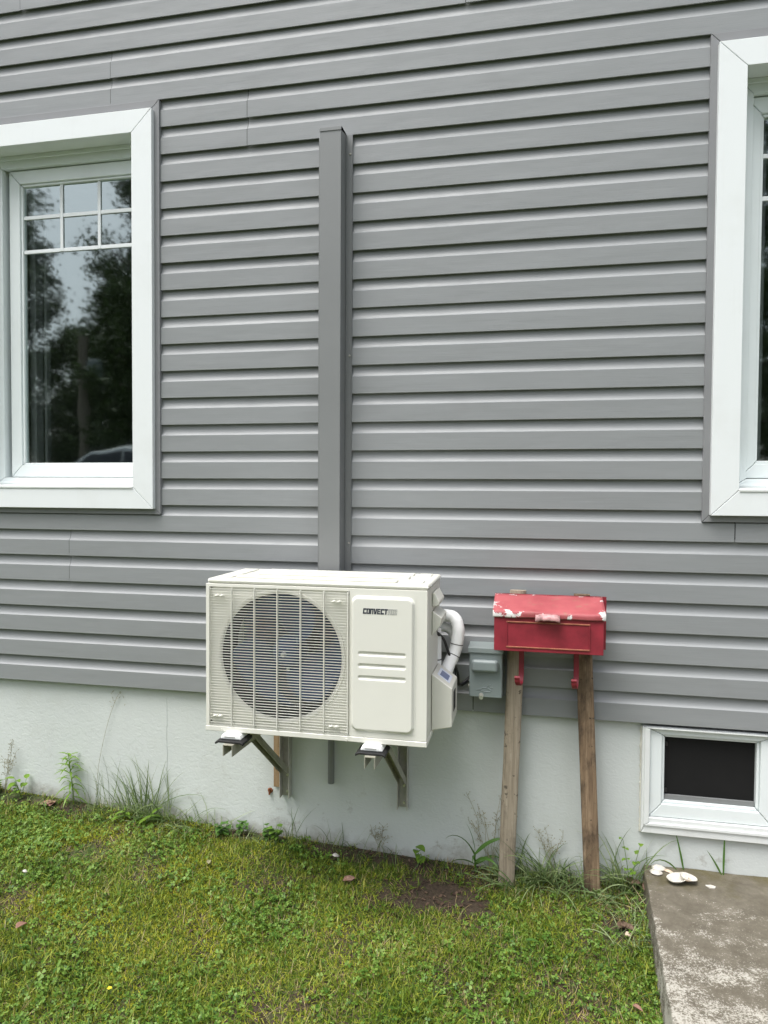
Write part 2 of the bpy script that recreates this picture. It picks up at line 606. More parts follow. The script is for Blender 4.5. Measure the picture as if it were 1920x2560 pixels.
# J channel outlines of the two windows (x0, x1, z0, z1)
WL = (-2.565, -1.566, .760, 2.512)
WR = (.603, 1.596, .760, 2.512)
LB = (-2.90, -2.7)
def profile():
    return [(.0034, .0105), (.0028, 0), (.0012, 0), (0, .0015), (0, .0690), (.0042, .0722), (.0080, .0780), (.0108, .0860), (.0126, .0950), (.0134, .1040), (.0136, CRS), (.0138, CRS + .0105)]
def course(mb, x0, x1, k, off=0.0, zc=None):
    z0 = k * CRS
    pts = [(y, z0 + z) for y, z in profile()]
    if zc is not None:                           # cut from above at zc
        cut = []
        for i, (y, z) in enumerate(pts):
            if z > zc:
                y0, za = pts[i - 1]
                t = (zc - za) / (z - za)
                cut.append((y0 + (y - y0) * t, zc))
                break
            cut.append((y, z))
        pts = cut
    n = len(pts)
    vs = [(x0, y + off, z) for y, z in pts] + [(x1, y + off, z) for y, z in pts]
    mb.add(vs, [(i, n + i, n + i + 1, i + 1) for i in range(n - 1)])
# panel joints by pair of courses (x of the joints)
JOINTS = {0: [-.226], 4: [-2.016], 6: [.716], 20: [-1.175], 22: [-1.80], 24: [-.28], 26: [-2.24], 2: [-3.1, 1.4], 8: [-3.3], 10: [-3.0], 12: [-3.6], 14: [2.6], 16: [-3.2], 18: [2.2]}
for k in range(0, ROWS, 2):
    cuts = [HX0] + sorted(JOINTS.get(k, [rnd.uniform(-3, 2.5)])) + [HX1]
    for j in range(len(cuts) - 1):
        a, b = cuts[j], cuts[j + 1]
        g = .0028
        a2 = a + (g if j else 0)
        off = -.0018 if j % 2 else 0
        segs = {}
        for kk in (k, k + 1):
            zlo, zhi = kk * CRS, (kk + 1) * CRS
            blocks = []
            for W in (WL, WR):
                if zhi > W[2] + .001 and zlo < W[3] - .001:
                    blocks.append(W)
            x = a2
            lst = []
            for W in sorted(blocks):
                if W[0] > x and W[0] < b + 9:
                    lst.append((x, min(b, W[0] + .006), None))
                if zlo < W[2] - .004:            # piece under the window
                    lst.append((max(x, W[0] + .006), min(b, W[1] - .006), W[2] + .004))
                x = max(x, W[1] - .006)
            lst.append((x, b, None))
            segs[kk] = [q for q in lst if q[1] - q[0] > .002]
        mb = MB()
        for kk, lst in segs.items():
            for x0, x1, zc in lst:
                course(mb, x0, x1, kk, off, zc)
        if mb.v:
            mb.build('siding_panel', M['siding'], house, angle=28, recalc=False)
# dark wall behind the siding, with openings
def wall_with_holes(x0, x1, z0, z1, y0, y1, holes, name, mat, parent):
    mb = MB()
    xs = sorted({x0, x1, *[h[0] for h in holes], *[h[1] for h in holes]})
    for i in range(len(xs) - 1):
        a, b = xs[i], xs[i + 1]
        hs = sorted([(h[2], h[3]) for h in holes if h[0] <= a + 1e-6 and h[1] >= b - 1e-6])
        z = z0
        for h0, h1 in hs:
            mb.box(a, b, y0, y1, z, h0)
            z = h1
        mb.box(a, b, y0, y1, z, z1)
    return mb.build(name, mat, parent, smooth=False)
def inner(W):
    return (W[0] + .115, W[1] - .115, W[2] + .112, W[3] - .125)
wall_with_holes(HX0, HX1, .0, ROWS * CRS, .020, .16, [inner(WL), inner(WR)], 'wall', M['sheath'], house)
BW = (.4115, 1.330, -.421, -.012)
wall_with_holes(HX0, HX1, -1.4, -.001, .03, .22, [(BW[0] + .02, BW[1] - .02, BW[2] + .02, -.001)], 'foundation', M['found'], house)
# form line in the stucco
mb = MB()
zz = np.linspace(-.03, -.59, 24)
mb.tube([(-1.561 + .0012 * math.sin(z * 37), .0295, z) for z in zz], .0011, 6)
mb.build('form_seam', M['found'], house)
# rest of the shell so no light leaks in
mb = MB()
mb.box(HX0, HX0 + .15, .225, 7, -1.4, ROWS * CRS)
mb.box(HX1 - .15, HX1, .225, 7, -1.4, ROWS * CRS)
mb.box(HX0, HX1, 7.01, 7.15, -1.4, ROWS * CRS)
mb.build('side_wall', M['trim_grey'], house, smooth=False)
mb = MB()
mb.prism([(-.35, ROWS * CRS + .05), (3.5, ROWS * CRS + 2.0), (7.5, ROWS * CRS + .05), (7.5, ROWS * CRS + .25), (3.5, ROWS * CRS + 2.2), (-.35, ROWS * CRS + .25)], 'x', HX0 - .3, HX1 + .3)
mb.build('roof', M['roof'], house, smooth=False)
for W in (WL, WR):
    mb = MB()
    a, b, c, d = inner(W)
    a -= .5; b += .5; c -= .4; d += .3
    mb.box(a, b, 2.6, 2.65, c, d)
    mb.box(a - .05, a, .18, 2.6, c, d)
    mb.box(b, b + .05, .18, 2.6, c, d)
    mb.box(a, b, .18, 2.6, c - .05, c)
    mb.box(a, b, .18, 2.6, d, d + .05)
    mb.build('room_lining', M['room'], house, smooth=False)

def mitred(win, W, wd, y0, y1, name, mat, bev, wt=None, wb=None):
    """four mitred boards round the opening: outer rectangle W, width wd"""
    x0, x1, z0, z1 = W
    wt = wt or wd
    wb = wb or wd
    X0, X1, Z0, Z1 = x0 + wd, x1 - wd, z0 + wb, z1 - wt
    e = .0010
    quads = [[(x0 + e, z1), (x1 - e, z1), (X1 - e, Z1), (X0 + e, Z1)], [(X0 + e, Z0), (X1 - e, Z0), (x1 - e, z0), (x0 + e, z0)],
             [(x0, z0 + e), (X0, Z0 + e), (X0, Z1 - e), (x0, z1 - e)], [(X1, Z0 + e), (x1, z0 + e), (x1, z1 - e), (X1, Z1 - e)]]
    for q in quads:
        MB().prism(q, 'y', y0, y1).build(name, mat, win, bevel=bev)
    return (X0, X1, Z0, Z1)

def make_window(W, glass_l, glass_r, cols):
    win = sub('window', house)
    mitred(win, W, .030, -.009, .0195, 'j_channel', M['trim_grey'], .0015)
    T = (W[0] + .024, W[1] - .024, W[2] + .024, W[3] - .042)
    O = mitred(win, T, .0945, -.030, .022, 'trim_board', M['white'], .0018, wb=.093)
    # reveal boards from the trim back to the frame
    x0, x1, z0, z1 = O
    e = .014
    mb = MB()
    mb.box(x0 - e, x0 - .0008, -.02, .17, z0 - e, z1 + e)
    mb.box(x1 + .0008, x1 + e, -.02, .17, z0 - e, z1 + e)
    mb.box(x0, x1, -.02, .17, z1 + .0008, z1 + e)
    mb.build('reveal', M['white'], win, smooth=False)
    mb = MB()
    mb.prism([(-.034, z0 - .006), (-.034, z0 + .003), (.10, z0 + .014), (.10, z0 - .006)], 'x', x0, x1)
    mb.build('sill', M['sill_white'], win, bevel=.0015)
    # fixed frame
    zf0 = z0 + .012
    fx = (x0, x1, zf0, z1)
    I = mitred(win, fx, .048, .070, .16, 'window_frame', M['sash'], .002, wt=.050, wb=.030)
    # narrow stop bead round the frame
    mitred(win, (x0, x1, zf0, z1), .016, .058, .0698, 'stop_bead', M['sash'], .0015, wb=.012)
    # sash
    sx = (glass_l - .066, glass_r + .066, I[2] + .003, I[3] - .004)
    Gi = mitred(win, sx, .054, .090, .135, 'sash', M['sash'], .003, wt=.060, wb=.054)
    gb = mitred(win, Gi, .011, .0985, .128, 'glazing_bead', M['sash'], .003)
    gx0, gx1, gz0, gz1 = gb
    MB().box(sx[0] - .05, sx[1] + .05, .136, .15, sx[2] - .01, I[3] + .01) if False else None
    # glass: two panes with the grille between
    MB().add([(gx0 - .004, .110, gz0 - .004), (gx1 + .004, .110, gz0 - .004), (gx1 + .004, .110, gz1 + .004), (gx0 - .004, .110, gz1 + .004)], [(0, 1, 2, 3)]).build('glass_pane', M['glass'], win, smooth=False, recalc=False)
    bars = []
    for c in cols:
        MB().box(c - .0075, c + .0075, .1035, .1095, 1.949, gz1 - .0005).build('muntin', M['white'], win, bevel=.002)
    for z in (1.956, 2.111):
        xs = [gx0 + .0005] + list(cols) + [gx1 - .0005]
        for i in range(len(xs) - 1):
            a = xs[i] + (.0075 if i else 0)
            b = xs[i + 1] - (.0075 if i < len(xs) - 2 else 0)
            MB().box(a, b, .1035, .1095, z - .0085, z + .0085).build('muntin', M['white'], win, bevel=.002)
    # inner dark stop and blind edge behind the glass
    mb = MB()
    mb.box(gx0 - .01, gx0 + .022, .15, .20, gz0, gz1)
    mb.box(gx0 + .026, gx0 + .040, .20, .23, gz0, gz1)
    mb.build('inner_stop', M['cover'], win, bevel=.002)
    return win
make_window(WL, -2.312, -1.756, [-2.117, -1.926])
make_window(WR, .815, 1.352, [.995, 1.175])

# basement window
bw = sub('basement_window', house)
O = mitred(bw, BW, .028, .010, .12, 'brick_mould', M['sill_white'], .003, wb=.060, wt=.012)
step = mitred(bw, (BW[0] + .008, BW[1] - .008, BW[2] + .030, BW[3] - .004), .0195, .004, .0096, 'mould_bead', M['sill_white'], .002, wb=.012, wt=.006)
cxm = (O[0] + O[1]) / 2
for x0, x1 in ((O[0] + .001, cxm - .0008), (cxm + .0008, O[1] - .001)):
    W2 = (x0, x1, O[2] + .002, O[3] - .001)
    Ii = mitred(bw, W2, .044, .020, .10, 'sash', M['sash'], .003, wb=.050, wt=.020)
    Jn = mitred(bw, Ii, .011, .030, .09, 'glazing_bead', M['sash'], .004)
    MB().box(Jn[0] - .003, Jn[1] + .003, .052, .054, Jn[2], Jn[3] + .002).build('insect_screen', M['mesh'], bw, smooth=False)
    mb = MB()
    mb.box(Jn[0] + .002, Jn[1] - .002, .040, .049, Jn[2] + .001, Jn[2] + .019)
    mb.build('screen_rail', M['cover'], bw, bevel=.001)
    for zc in (Jn[2] + .035, Jn[3] - .03):
        MB().box(Jn[0] + .001, Jn[0] + .012, .038, .049, zc - .007, zc + .007).build('screen_clip', M['plastic_black'], bw, bevel=.001)
# caulk round the frame, uneven
mb = MB()
pp = []
x, z = BW[0], -.02
for i in range(60):
    z = -.02 - i * (.401 / 59)
    pp.append((BW[0] - .001 + rnd.uniform(-.002, .0015), .028, z))
for i in range(1, 130):
    pp.append((BW[0] + i * .0071, .028, BW[2] + rnd.uniform(-.0025, .0015)))
mb.tube(pp, [rnd.uniform(.003, .0052) for _ in pp], 6)
mb.build('caulk_bead', M['caulk'], bw)

# ------------------------------------------------------------------ line cover (vertical duct)
lc = thing('line_cover', 'tall grey metal duct cover running up the siding above the heat pump', 'duct cover', (-.793, 0, .30))
mb = MB()
zt, zb = 2.283, .30
mb.prism([(-.836, -.001), (-.836, -.080), (-.750, -.080), (-.750, -.001)], 'z', zb, zt)
mb.build('duct_body', M['cover'], lc, bevel=.0022)
mb = MB()
mb.box(-.7492, -.7225, -.0045, -.0022, zb, zt + .004)
mb.box(-.8635, -.8368, -.0045, -.0022, zb, zt + .004)
mb.build('flange', M['cover'], lc, bevel=.0006)
mb = MB()
mb.box(-.7492, -.7470, -.010, -.0046, zb, zt)
mb.box(-.7245, -.7225, -.008, -.0046, zb, zt + .002)
mb.build('flange_lip', M['cover'], lc, bevel=.0006)
mb = MB()
mb.prism([(-.001, zt + .0006), (-.0825, zt + .0006), (-.0825, zt - .012), (-.0808, zt - .012), (-.0808, zt + .003), (-.001, zt + .006)], 'x', -.8375, -.7485)
mb.build('end_cap', M['cover'], lc, bevel=.0006)
for z in (2.21, 1.41, .655):
    MB().disc((-.7325, -.0046, z), .0045, -.0035, 'y', 10, .003).build('screw', M['steel'], lc)

# ------------------------------------------------------------------ heat pump outdoor unit
UX0, UX1, UY0, UY1, UZ0, UZ1 = -1.141, -.343, -.450, -.120, .017, .534
hp = thing('heat_pump', 'ivory heat pump outdoor unit with round fan grille on wall brackets', 'heat pump', (-.742, -.285, UZ0))
gx0, gx1, gz0, gz1 = -1.130, -.612, .031, .523
fcx, fcz, fr = -.864, .283, .221
# front sheet: left, top, bottom and right strips, butted
mb = MB()
mb.box(UX0, gx0, UY0, UY0 + .03, UZ0 + .008, UZ1)
mb.box(gx1, UX1, UY0, UY0 + .03, UZ0 + .008, UZ1)
mb.box(gx0, gx1, UY0, UY0 + .03, gz1, UZ1)
mb.box(gx0, gx1, UY0, UY0 + .03, UZ0 + .008, gz0)
mb.build('front_frame', M['ivory'], hp, bevel=.0012)
# fan ring plate with bell mouth
mb = MB()
N = 96
angs = [2 * PI * i / N for i in range(N)]
outer = []
for a in angs:
    c, s_ = math.cos(a), math.sin(a)
    tx = ((gx1 - fcx) / c) if c > 1e-9 else ((gx0 - fcx) / c) if c < -1e-9 else 1e9
    tz = ((gz1 - fcz) / s_) if s_ > 1e-9 else ((gz0 - fcz) / s_) if s_ < -1e-9 else 1e9
    t = min(tx, tz)
    outer.append((fcx + c * t, UY0 + .010, fcz + s_ * t))
rings = [outer]
for rr, dy in ((fr + .0165, .010), (fr + .0145, .006), (fr + .009, .006), (fr + .005, .008), (fr + .001, .013), (fr, .018)):
    rr_l = []
    for i, a in enumerate(angs):
        px, pz = fcx + rr * math.cos(a), fcz + rr * math.sin(a)
        px = min(max(px, gx0 + .001), gx1 - .001)
        pz = min(max(pz, gz0 + .001), gz1 - .001)
        rr_l.append((px, UY0 + dy, pz))
    rings.append(rr_l)
vs = [p for r_ in rings for p in r_]
fs = []
for r_ in range(len(rings) - 1):
    for i in range(N):
        fs.append((r_ * N + i, r_ * N + (i + 1) % N, (r_ + 1) * N + (i + 1) % N, (r_ + 1) * N + i))
mb.add(vs, fs)
mb.build('fan_shroud', M['ivory'], hp, angle=50)
# cream duct round the fan, its inner shade put into a dark colour
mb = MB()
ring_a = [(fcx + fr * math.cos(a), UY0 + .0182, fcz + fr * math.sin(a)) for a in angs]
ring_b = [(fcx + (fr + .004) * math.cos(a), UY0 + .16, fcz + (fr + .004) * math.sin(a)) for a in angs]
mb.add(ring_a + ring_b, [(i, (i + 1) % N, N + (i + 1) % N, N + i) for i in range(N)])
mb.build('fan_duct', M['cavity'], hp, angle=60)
# cavity and coil behind
mb = MB()
mb.box(UX0 + .012, -.60, UY1 - .02, UY1 - .015, UZ0 + .02, UZ1 - .01)
mb.build('coil', M['coil'], hp, smooth=False)
mb = MB()
mb.box(-.60, -.595, UY0 + .035, UY1 - .021, UZ0 + .02, UZ1 - .01)
mb.build('partition', M['cavity'], hp, smooth=False)
# motor and mount
MB().disc((fcx + .0, -.22, fcz), .055, .08, 'y', 24).build('fan_motor', M['cavity'], hp, bevel=.004)
mb = MB()
mb.box(fcx - .035, fcx - .012, -.139, -.138 + .002, UZ0 + .02, UZ1 - .012)
mb.box(fcx + .012, fcx + .035, -.139, -.138 + .002, UZ0 + .02, UZ1 - .012)
mb.build('motor_mount', M['steel'], hp, smooth=False)
# fan: hub + three swept blades
fan = sub('fan', hp)
mb = MB()
mb.tube([(fcx, y, fcz) for y in (-.405, -.402, -.390, -.36, -.31)], [.012, .030, .048, .058, .060], 28)
mb.build('hub', M['fan'], fan, angle=60)
MB().disc((fcx, -.4055, fcz), .010, -.014, 'y', 12, .007).build('hub_nut', M['bright'], fan)
MB().disc((fcx + .015, -.400, fcz - .052), .006, -.008, 'y', 10, .004).build('balance_clip', M['bright'], fan)
for b in range(3):
    mb = MB()
    a0 = math.radians(62) + b * 2 * PI / 3
    def blade(u, v, a0=a0):
        r_ = .055 + .155 * v
        sw = math.radians(10 + 38 * v * v)
        wdt = math.radians(74 + 18 * v)
        a = a0 + sw + (u - .5) * wdt
        y = -.352 + (u - .5) * .085 * (1 - .25 * v) + .015 * math.sin(u * PI)
        return (fcx + r_ * math.cos(a), y, fcz + r_ * math.sin(a))
    mb.grid(blade, 14, 10)
    o = mb.build('blade', M['fan'], fan, angle=70, recalc=False)
    sd = o.modifiers.new('thickness', 'SOLIDIFY')
    sd.thickness = .003
# grille: horizontal slats, vertical ribs, clips
gr = sub('grille', hp)
NS = 51
slat_me = None
zs_ = [gz0 + .0075 + i * (gz1 - gz0 - .014) / (NS - 1) for i in range(NS)]
for i, z in enumerate(zs_):
    if slat_me is None:
        h, dd = .00095, .0014
        mb = MB()
        yc = UY0 - .0035
        mb.prism([(yc - dd, -.0008), (yc - dd, .0009), (yc - .0012, h), (yc + dd, h), (yc + dd, -h), (yc - .0012, -h)], 'x', gx0 + .001, gx1 - .001)
        o = mb.build('slat', M['ivory'], gr, smooth=False)
        # local z of the shared mesh is at 0 + parent's origin
        slat_me = o.data
        base_off = 0
        o.location = (0, 0, z)
    else:
        o = bpy.data.objects.new('slat', slat_me)
        o.parent = gr
        o.location = (0, 0, z)
        COL.objects.link(o)
for i in range(7):
    x = gx0 + .004 + i * (gx1 - gx0 - .008) / 6
    mb = MB()
    mb.box(x - .0017, x + .0017, UY0 - .0085, UY0 + .004, gz0 + .001, gz1 - .001)
    mb.build('rib', M['ivory'], gr, bevel=.0010)
for x, z in ((-1.085, .492), (-.655, .487), (-1.092, .063), (-.663, .056)):
    mb = MB()
    for dx in (-.0095, .0095):
        mb.tube([(x + dx - .010, UY0 - .008, z - .003), (x + dx - .004, UY0 - .0105, z), (x + dx + .003, UY0 - .011, z + .002), (x + dx + .008, UY0 - .007, z + .001)], [.0018, .0042, .0048, .002], 8)
    mb.build('clip', M['ivory2'], gr)
    MB().disc((x + .004, UY0 - .009, z), .003, -.003, 'y', 8).build('clip_screw', M['bright'], gr)
# raised service panel with three pressed grooves (height field)
px0, px1, pz0, pz1 = -.605, -.385, .047, .510
def rr_sd(x, z, cx, cz, hx, hz, r):
    qx, qz = abs(x - cx) - hx + r, abs(z - cz) - hz + r
    return math.hypot(max(qx, 0), max(qz, 0)) + min(max(qx, qz), 0) - r
def sm(t):
    t = min(1, max(0, t))
    return t * t * (3 - 2 * t)
grooves = [(.3145), (.2735), (.2325)]
def panel_h(x, z):
    d = rr_sd(x, z, (px0 + px1) / 2, (pz0 + pz1) / 2, (px1 - px0) / 2, (pz1 - pz0) / 2, .026)
    h = .0105 * sm((.0005 - d) / .0095)
    for g in grooves:
        d2 = rr_sd(x, z, -.4955, g, .082, .0066, .0065)
        h -= .0042 * sm((.0012 - d2) / .0050)
    return h
NX, NZ = 110, 232
vals = {}
mb = MB()
def pf(u, v):
    x = px0 - .0035 + (px1 - px0 + .007) * u
    z = pz0 - .0035 + (pz1 - pz0 + .007) * v
    return (x, UY0 - .0006 - panel_h(x, z), z)
mb.grid(pf, NX, NZ)
mb.build('service_panel', M['ivory'], hp, angle=80, recalc=False)
# lettering on the panel
def letters():
    T_ = .26
    L = {
        'C': [[(0, 0), (.9, 0), (.9, T_), (.32, T_), (.32, .74), (.9, .74), (.9, 1), (0, 1)]],
        'O': [[(0, 0), (.9, 0), (.9, .2), (0, .2)], [(0, .8), (.9, .8), (.9, 1), (0, 1)], [(0, .2), (.32, .2), (.32, .8), (0, .8)], [(.58, .2), (.9, .2), (.9, .8), (.58, .8)]],
        'N': [[(0, 0), (.32, 0), (.32, 1), (0, 1)], [(.32, .78), (.9, .78), (.9, 1), (.32, 1)], [(.58, 0), (.9, 0), (.9, .78), (.58, .78)]],
        'V': [[(0, 1), (.34, 1), (.47, .34), (.45, 0), (.22, 0)], [(.47, .34), (.60, 1), (.94, 1), (.70, 0), (.45, 0)]],
        'E': [[(0, 0), (.85, 0), (.85, .22), (.32, .22), (.32, .40), (.8, .40), (.8, .60), (.32, .60), (.32, .78), (.85, .78), (.85, 1), (0, 1)]],
        'T': [[(0, .76), (.9, .76), (.9, 1), (0, 1)], [(.28, 0), (.62, 0), (.62, .76), (.28, .76)]],
    }
    lt = thing  # keep name space small
    H, W_, y = .0185, .0128, UY0 - .0119
    x = -.5620
    z0 = .4510
    slant = .10
    word = sub('lettering', hp)
    def put(polys, x, mat, name):
        mb = MB()
        for p in polys:
            mb.prism([(x + q[0] * W_ + q[1] * H * slant, z0 + q[1] * H) for q in p], 'y', y, y + .0012)
        mb.build(name, mat, word, smooth=False)
    for ch in 'CONVECT':
        put(L[ch], x, M['ink'], 'letter')
        x += W_ * .955
    x += W_ * .02
    # AIR in thin outline strokes
    e = .10
    def rect(a, b, c, d):
        return [(a, c), (b, c), (b, d), (a, d)]
    A = [rect(0, e, 0, 1), rect(.26, .26 + e, 0, .42), rect(.26, .26 + e, .58, .8), rect(.55, .55 + e, 0, .42), rect(.55, .55 + e, .58, .8), rect(.82, .82 + e, 0, 1), rect(e, .82, 1 - e * .8, 1), rect(.36, .55, .8, .87), rect(.36, .55, .42, .49), rect(.36, .55, .52, .58), rect(e, .26, 0, .08), rect(.65, .82, 0, .08)]
    I_ = [rect(0, e, 0, 1), rect(.30, .30 + e, 0, 1), rect(e, .3, 0, .08), rect(e, .3, .92, 1)]
    R_ = [rect(0, e, 0, 1), rect(.26, .26 + e, 0, .38), rect(.26, .26 + e, .56, .8), rect(.55, .55 + e, 0, .38), rect(.55, .55 + e, .56, .8), rect(.82, .82 + e, 0, .45), rect(.82, .82 + e, .52, 1), rect(e, .82, .92, 1), rect(.36, .55, .8, .86), rect(.36, .55, .38, .44), rect(.36, .55, .5, .56), rect(e, .26, 0, .08), rect(.65, .82, 0, .08)]
    for P_, adv in ((A, 1.0), (I_, .5), (R_, 1.0)):
        put(P_, x, M['greyink'], 'letter')
        x += W_ * adv
letters()
# side, back and base sheets
mb = MB()
mb.box(UX1 - .012, UX1, UY0 + .0305, -.365, UZ0 + .008, UZ1)
mb.box(UX1 - .012, UX1 - .0015, -.3635, UY1, UZ0 + .008, UZ1)
mb.build('side_panel', M['ivory2'], hp, bevel=.001)
mb = MB()
mb.box(UX0, UX0 + .010, UY0 + .0305, UY1, UZ0 + .008, UZ1)
mb.box(UX0 + .011, UX1 - .013, UY1 - .012, UY1, UZ0 + .008, UZ1)
mb.build('back_panel', M['ivory2'], hp, bevel=.001)
mb = MB()
mb.box(UX0 - .0015, UX1 + .0015, UY0 - .0025, UY1 + .001, UZ0 - .012, UZ0 + .0072)
mb.build('base_pan', M['ivory'], hp, bevel=.003)
# lid
lid = MB().box(UX0 + .004, UX1 + .003, UY0 + .001, UY1 + .004, UZ1 + .001, .5525).build('lid', M['ivory'], hp, bevel=.011, seg=4)
for (x0, x1, y0, y1) in ((-1.04, -.455, -.418, -.372), (-1.00, -.43, -.31, -.265), (-1.00, -.43, -.215, -.17)):
    MB().box(x0, x1, y0, y1, .5526, .5600).build('lid_rib', M['ivory'], lid, bevel=.0055, seg=3)
for (x0, x1, y0, y1) in ((-1.115, -1.055, -.42, -.16), (-.415, -.365, -.41, -.35), (-.415, -.365, -.22, -.15)):
    MB().box(x0, x1, y0, y1, .5526, .5570).build('lid_pad', M['ivory'], lid, bevel=.004, seg=3)
for y in (-.39, -.16):
    MB().disc((UX1 + .003, y, .543), .0045, .0035, 'x', 10, .003).build('lid_screw', M['bright'], lid)
for p in ((UX1, -.30, .012), (-.62, UY0 - .0026, .012), (-1.08, UY0 - .0026, .012)):
    MB().disc((p[0], p[1] - .003, p[2]), .0045, .003, 'y', 8).build('screw', M['ivory2'], hp)
# terminal cover and grip on the side, valve cover
def sideprism(poly, y0, y1, name, mat, bev):
    return MB().prism(poly, 'y', y0, y1).build(name, mat, hp, bevel=bev, seg=3)
sx = UX1 + .0
sideprism([(sx, .512), (sx + .008, .512), (sx + .026, .480), (sx + .022, .466), (sx, .462)], -.335, -.20, 'side_grip', M['ivory2'], .004)
sideprism([(sx, .447), (sx + .004, .445), (sx + .034, .424), (sx + .030, .398), (sx, .360)], -.335, -.19, 'terminal_cover', M['ivory2'], .006)
vc = sideprism([(sx, .226), (sx + .006, .224), (sx + .072, .178), (sx + .072, .043), (sx + .066, .040), (sx, .026)], -.337, -.165, 'valve_cover', M['ivory2'], .007)
def on_slope(t, y):     # a point on the slanted top of the valve cover
    return Vector((sx + .006 + .066 * t, y, .224 - .046 * t))
mb = MB()
n_ = Vector((.046, 0, .066)).normalized()
for (t0, t1, ya, yb, up, mt, nm) in ((.14, .80, -.300, -.205, .0008, 'label', 'label'), (.25, .68, -.288, -.225, .0016, 'blueink', 'label_print')):
    q = [on_slope(t0, ya), on_slope(t1, ya), on_slope(t1, yb), on_slope(t0, yb)]
    vs = [p + n_ * .0003 for p in q] + [p + n_ * up for p in q]
    MB().add(vs, [(0, 3, 2, 1), (4, 5, 6, 7), (0, 1, 5, 4), (1, 2, 6, 5), (2, 3, 7, 6), (3, 0, 4, 7)]).build(nm, M[mt], vc, smooth=False)
MB().box(sx + .0722, sx + .0735, -.29, -.235, .085, .155).build('vent_slot', M['black'], vc, smooth=False)
# feet
for cx in (-1.036, -.527):
    ft = MB()
    ft.prism([(cx - .032, UZ0 - .012), (cx - .040, UZ0 - .030), (cx + .040, UZ0 - .030), (cx + .032, UZ0 - .012)], 'y', -.478, -.395)
    f = ft.build('foot', M['pipe'], hp, bevel=.006, seg=3)
    MB().box(cx - .022, cx + .018, -.4793, -.4778, UZ0 - .0215, UZ0 - .0185).build('foot_slot', M['greyink'], f, smooth=False)

# ------------------------------------------------------------------ wall brackets
def make_bracket(xa, xr, label):
    """xa: x of the arm's outer end, xr: x of the wall rail"""
    b = thing('wall_bracket', label, 'bracket', (xr, 0, -.42), 'steel brackets under the heat pump')
    # arm: channel open downward
    def arm_x(y):
        return xr + (xa - xr) * (-y / .5)
    def beam(p0, p1, wv, hv, name, open_dir):
        """U channel between p0, p1; wv, hv vectors of half width and full depth"""
        t = .0025
        w_ = wv.length
        wn = wv.normalized()
        hn = hv.normalized()
        H_ = hv.length
        prof = [(-w_, 0), (-w_, -H_), (-w_ + t, -H_), (-w_ + t, -t), (w_ - t, -t), (w_ - t, -H_), (w_, -H_), (w_, 0)]
        vs = [p0 + wn * a + hn * c for a, c in prof] + [p1 + wn * a + hn * c for a, c in prof]
        n = len(prof)
        fs = [(i, (i + 1) % n, n + (i + 1) % n, n + i) for i in range(n)]
        fs += [(0, 1, 2, 3), (0, 3, 4, 7), (4, 5, 6, 7)]
        fs += [(n + 3, n + 2, n + 1, n), (n + 7, n + 4, n + 3, n), (n + 7, n + 6, n + 5, n + 4)]
        return MB().add(vs, fs).build(name, M['bracket'], b, smooth=False)
    za = UZ0 - .0385
    A0 = Vector((arm_x(0.0), -.012, za))
    A1 = Vector((arm_x(-.5), -.505, za))
    beam(A0, A1, Vector((.018, 0, 0)), Vector((0, 0, .040)), 'arm', -1)
    # wall rail: channel with flanges to the front
    t = .0025
    xl, xh = xr - .021, xr + .021
    mb = MB()
    mb.prism([(xl, .0285), (xh, .0285), (xh, -.008), (xh - t, -.008), (xh - t, .0285 - t), (xl + t, .0285 - t), (xl + t, -.008), (xl, -.008)], 'z', -.42, -.045)
    mb.build('rail', M['steel'], b, smooth=False)
    # diagonal brace
    p0 = Vector((arm_x(-.30), -.318, za - .006))
    p1 = Vector((xr, .002, -.292))
    d = (p1 - p0).normalized()
    up = Vector((0, d.z, -d.y))
    if up.z < 0:
        up = -up
    beam(p0, p1, Vector((.0155, 0, 0)), up * .026, 'brace', -1)
    for z in (-.40, -.33, -.10):
        MB().disc((xr + .003, .0255, z), .005, -.006, 'y', 10).build('bolt', M['bright'], b)
    # rubber pad under the foot
    cx = xa
    MB().prism([(cx - .054, za - .006), (cx - .054, za + .0025), (cx - .040, za + .0085), (cx + .040, za + .0085), (cx + .050, za + .0025), (cx + .050, za - .006), (cx + .040, za + .0004), (cx - .040, za + .0004)], 'y', -.492, -.40).build('rubber_pad', M['black'], b, bevel=.002)
    return b
make_bracket(-1.034, -1.0055, 'steel wall bracket under the fan end of the unit beside a plywood strip')
make_bracket(-.526, -.5055, 'steel wall bracket under the unlouvred panel end of the unit')
o = thing('plywood_strip', 'narrow raw plywood strip on the foundation behind the bracket', 'wood strip', (-1.048, .03, -.385))
MB().box(-1.062, -1.0325, .018, .0295, -.385, -.06).build('board', M['ply'], o, bevel=.001)
MB().disc((-1.0475, .018, -.303), .0075, -.003, 'y', 12).build('bolt_head', M['black'], o)
o = MB().tube([(-.8075, .010, -.06), (-.8075, .010, -.343)], .0135, 18).build('drain_pipe', M['cover'], None)
tag(o, 'short grey drain pipe hanging on the foundation between the two brackets', 'pipe')
mb = MB()
mb.disc((-1.081, .029, -.4075), .012, -.006, 'y', 9, .008)
mb.box(-1.0835, -1.0785, .014, .0235, -.422, -.395)
o = mb.build('anchor_stub', M['rust'])
tag(o, 'small rusty anchor stub on the foundation below the plywood strip', 'anchor')

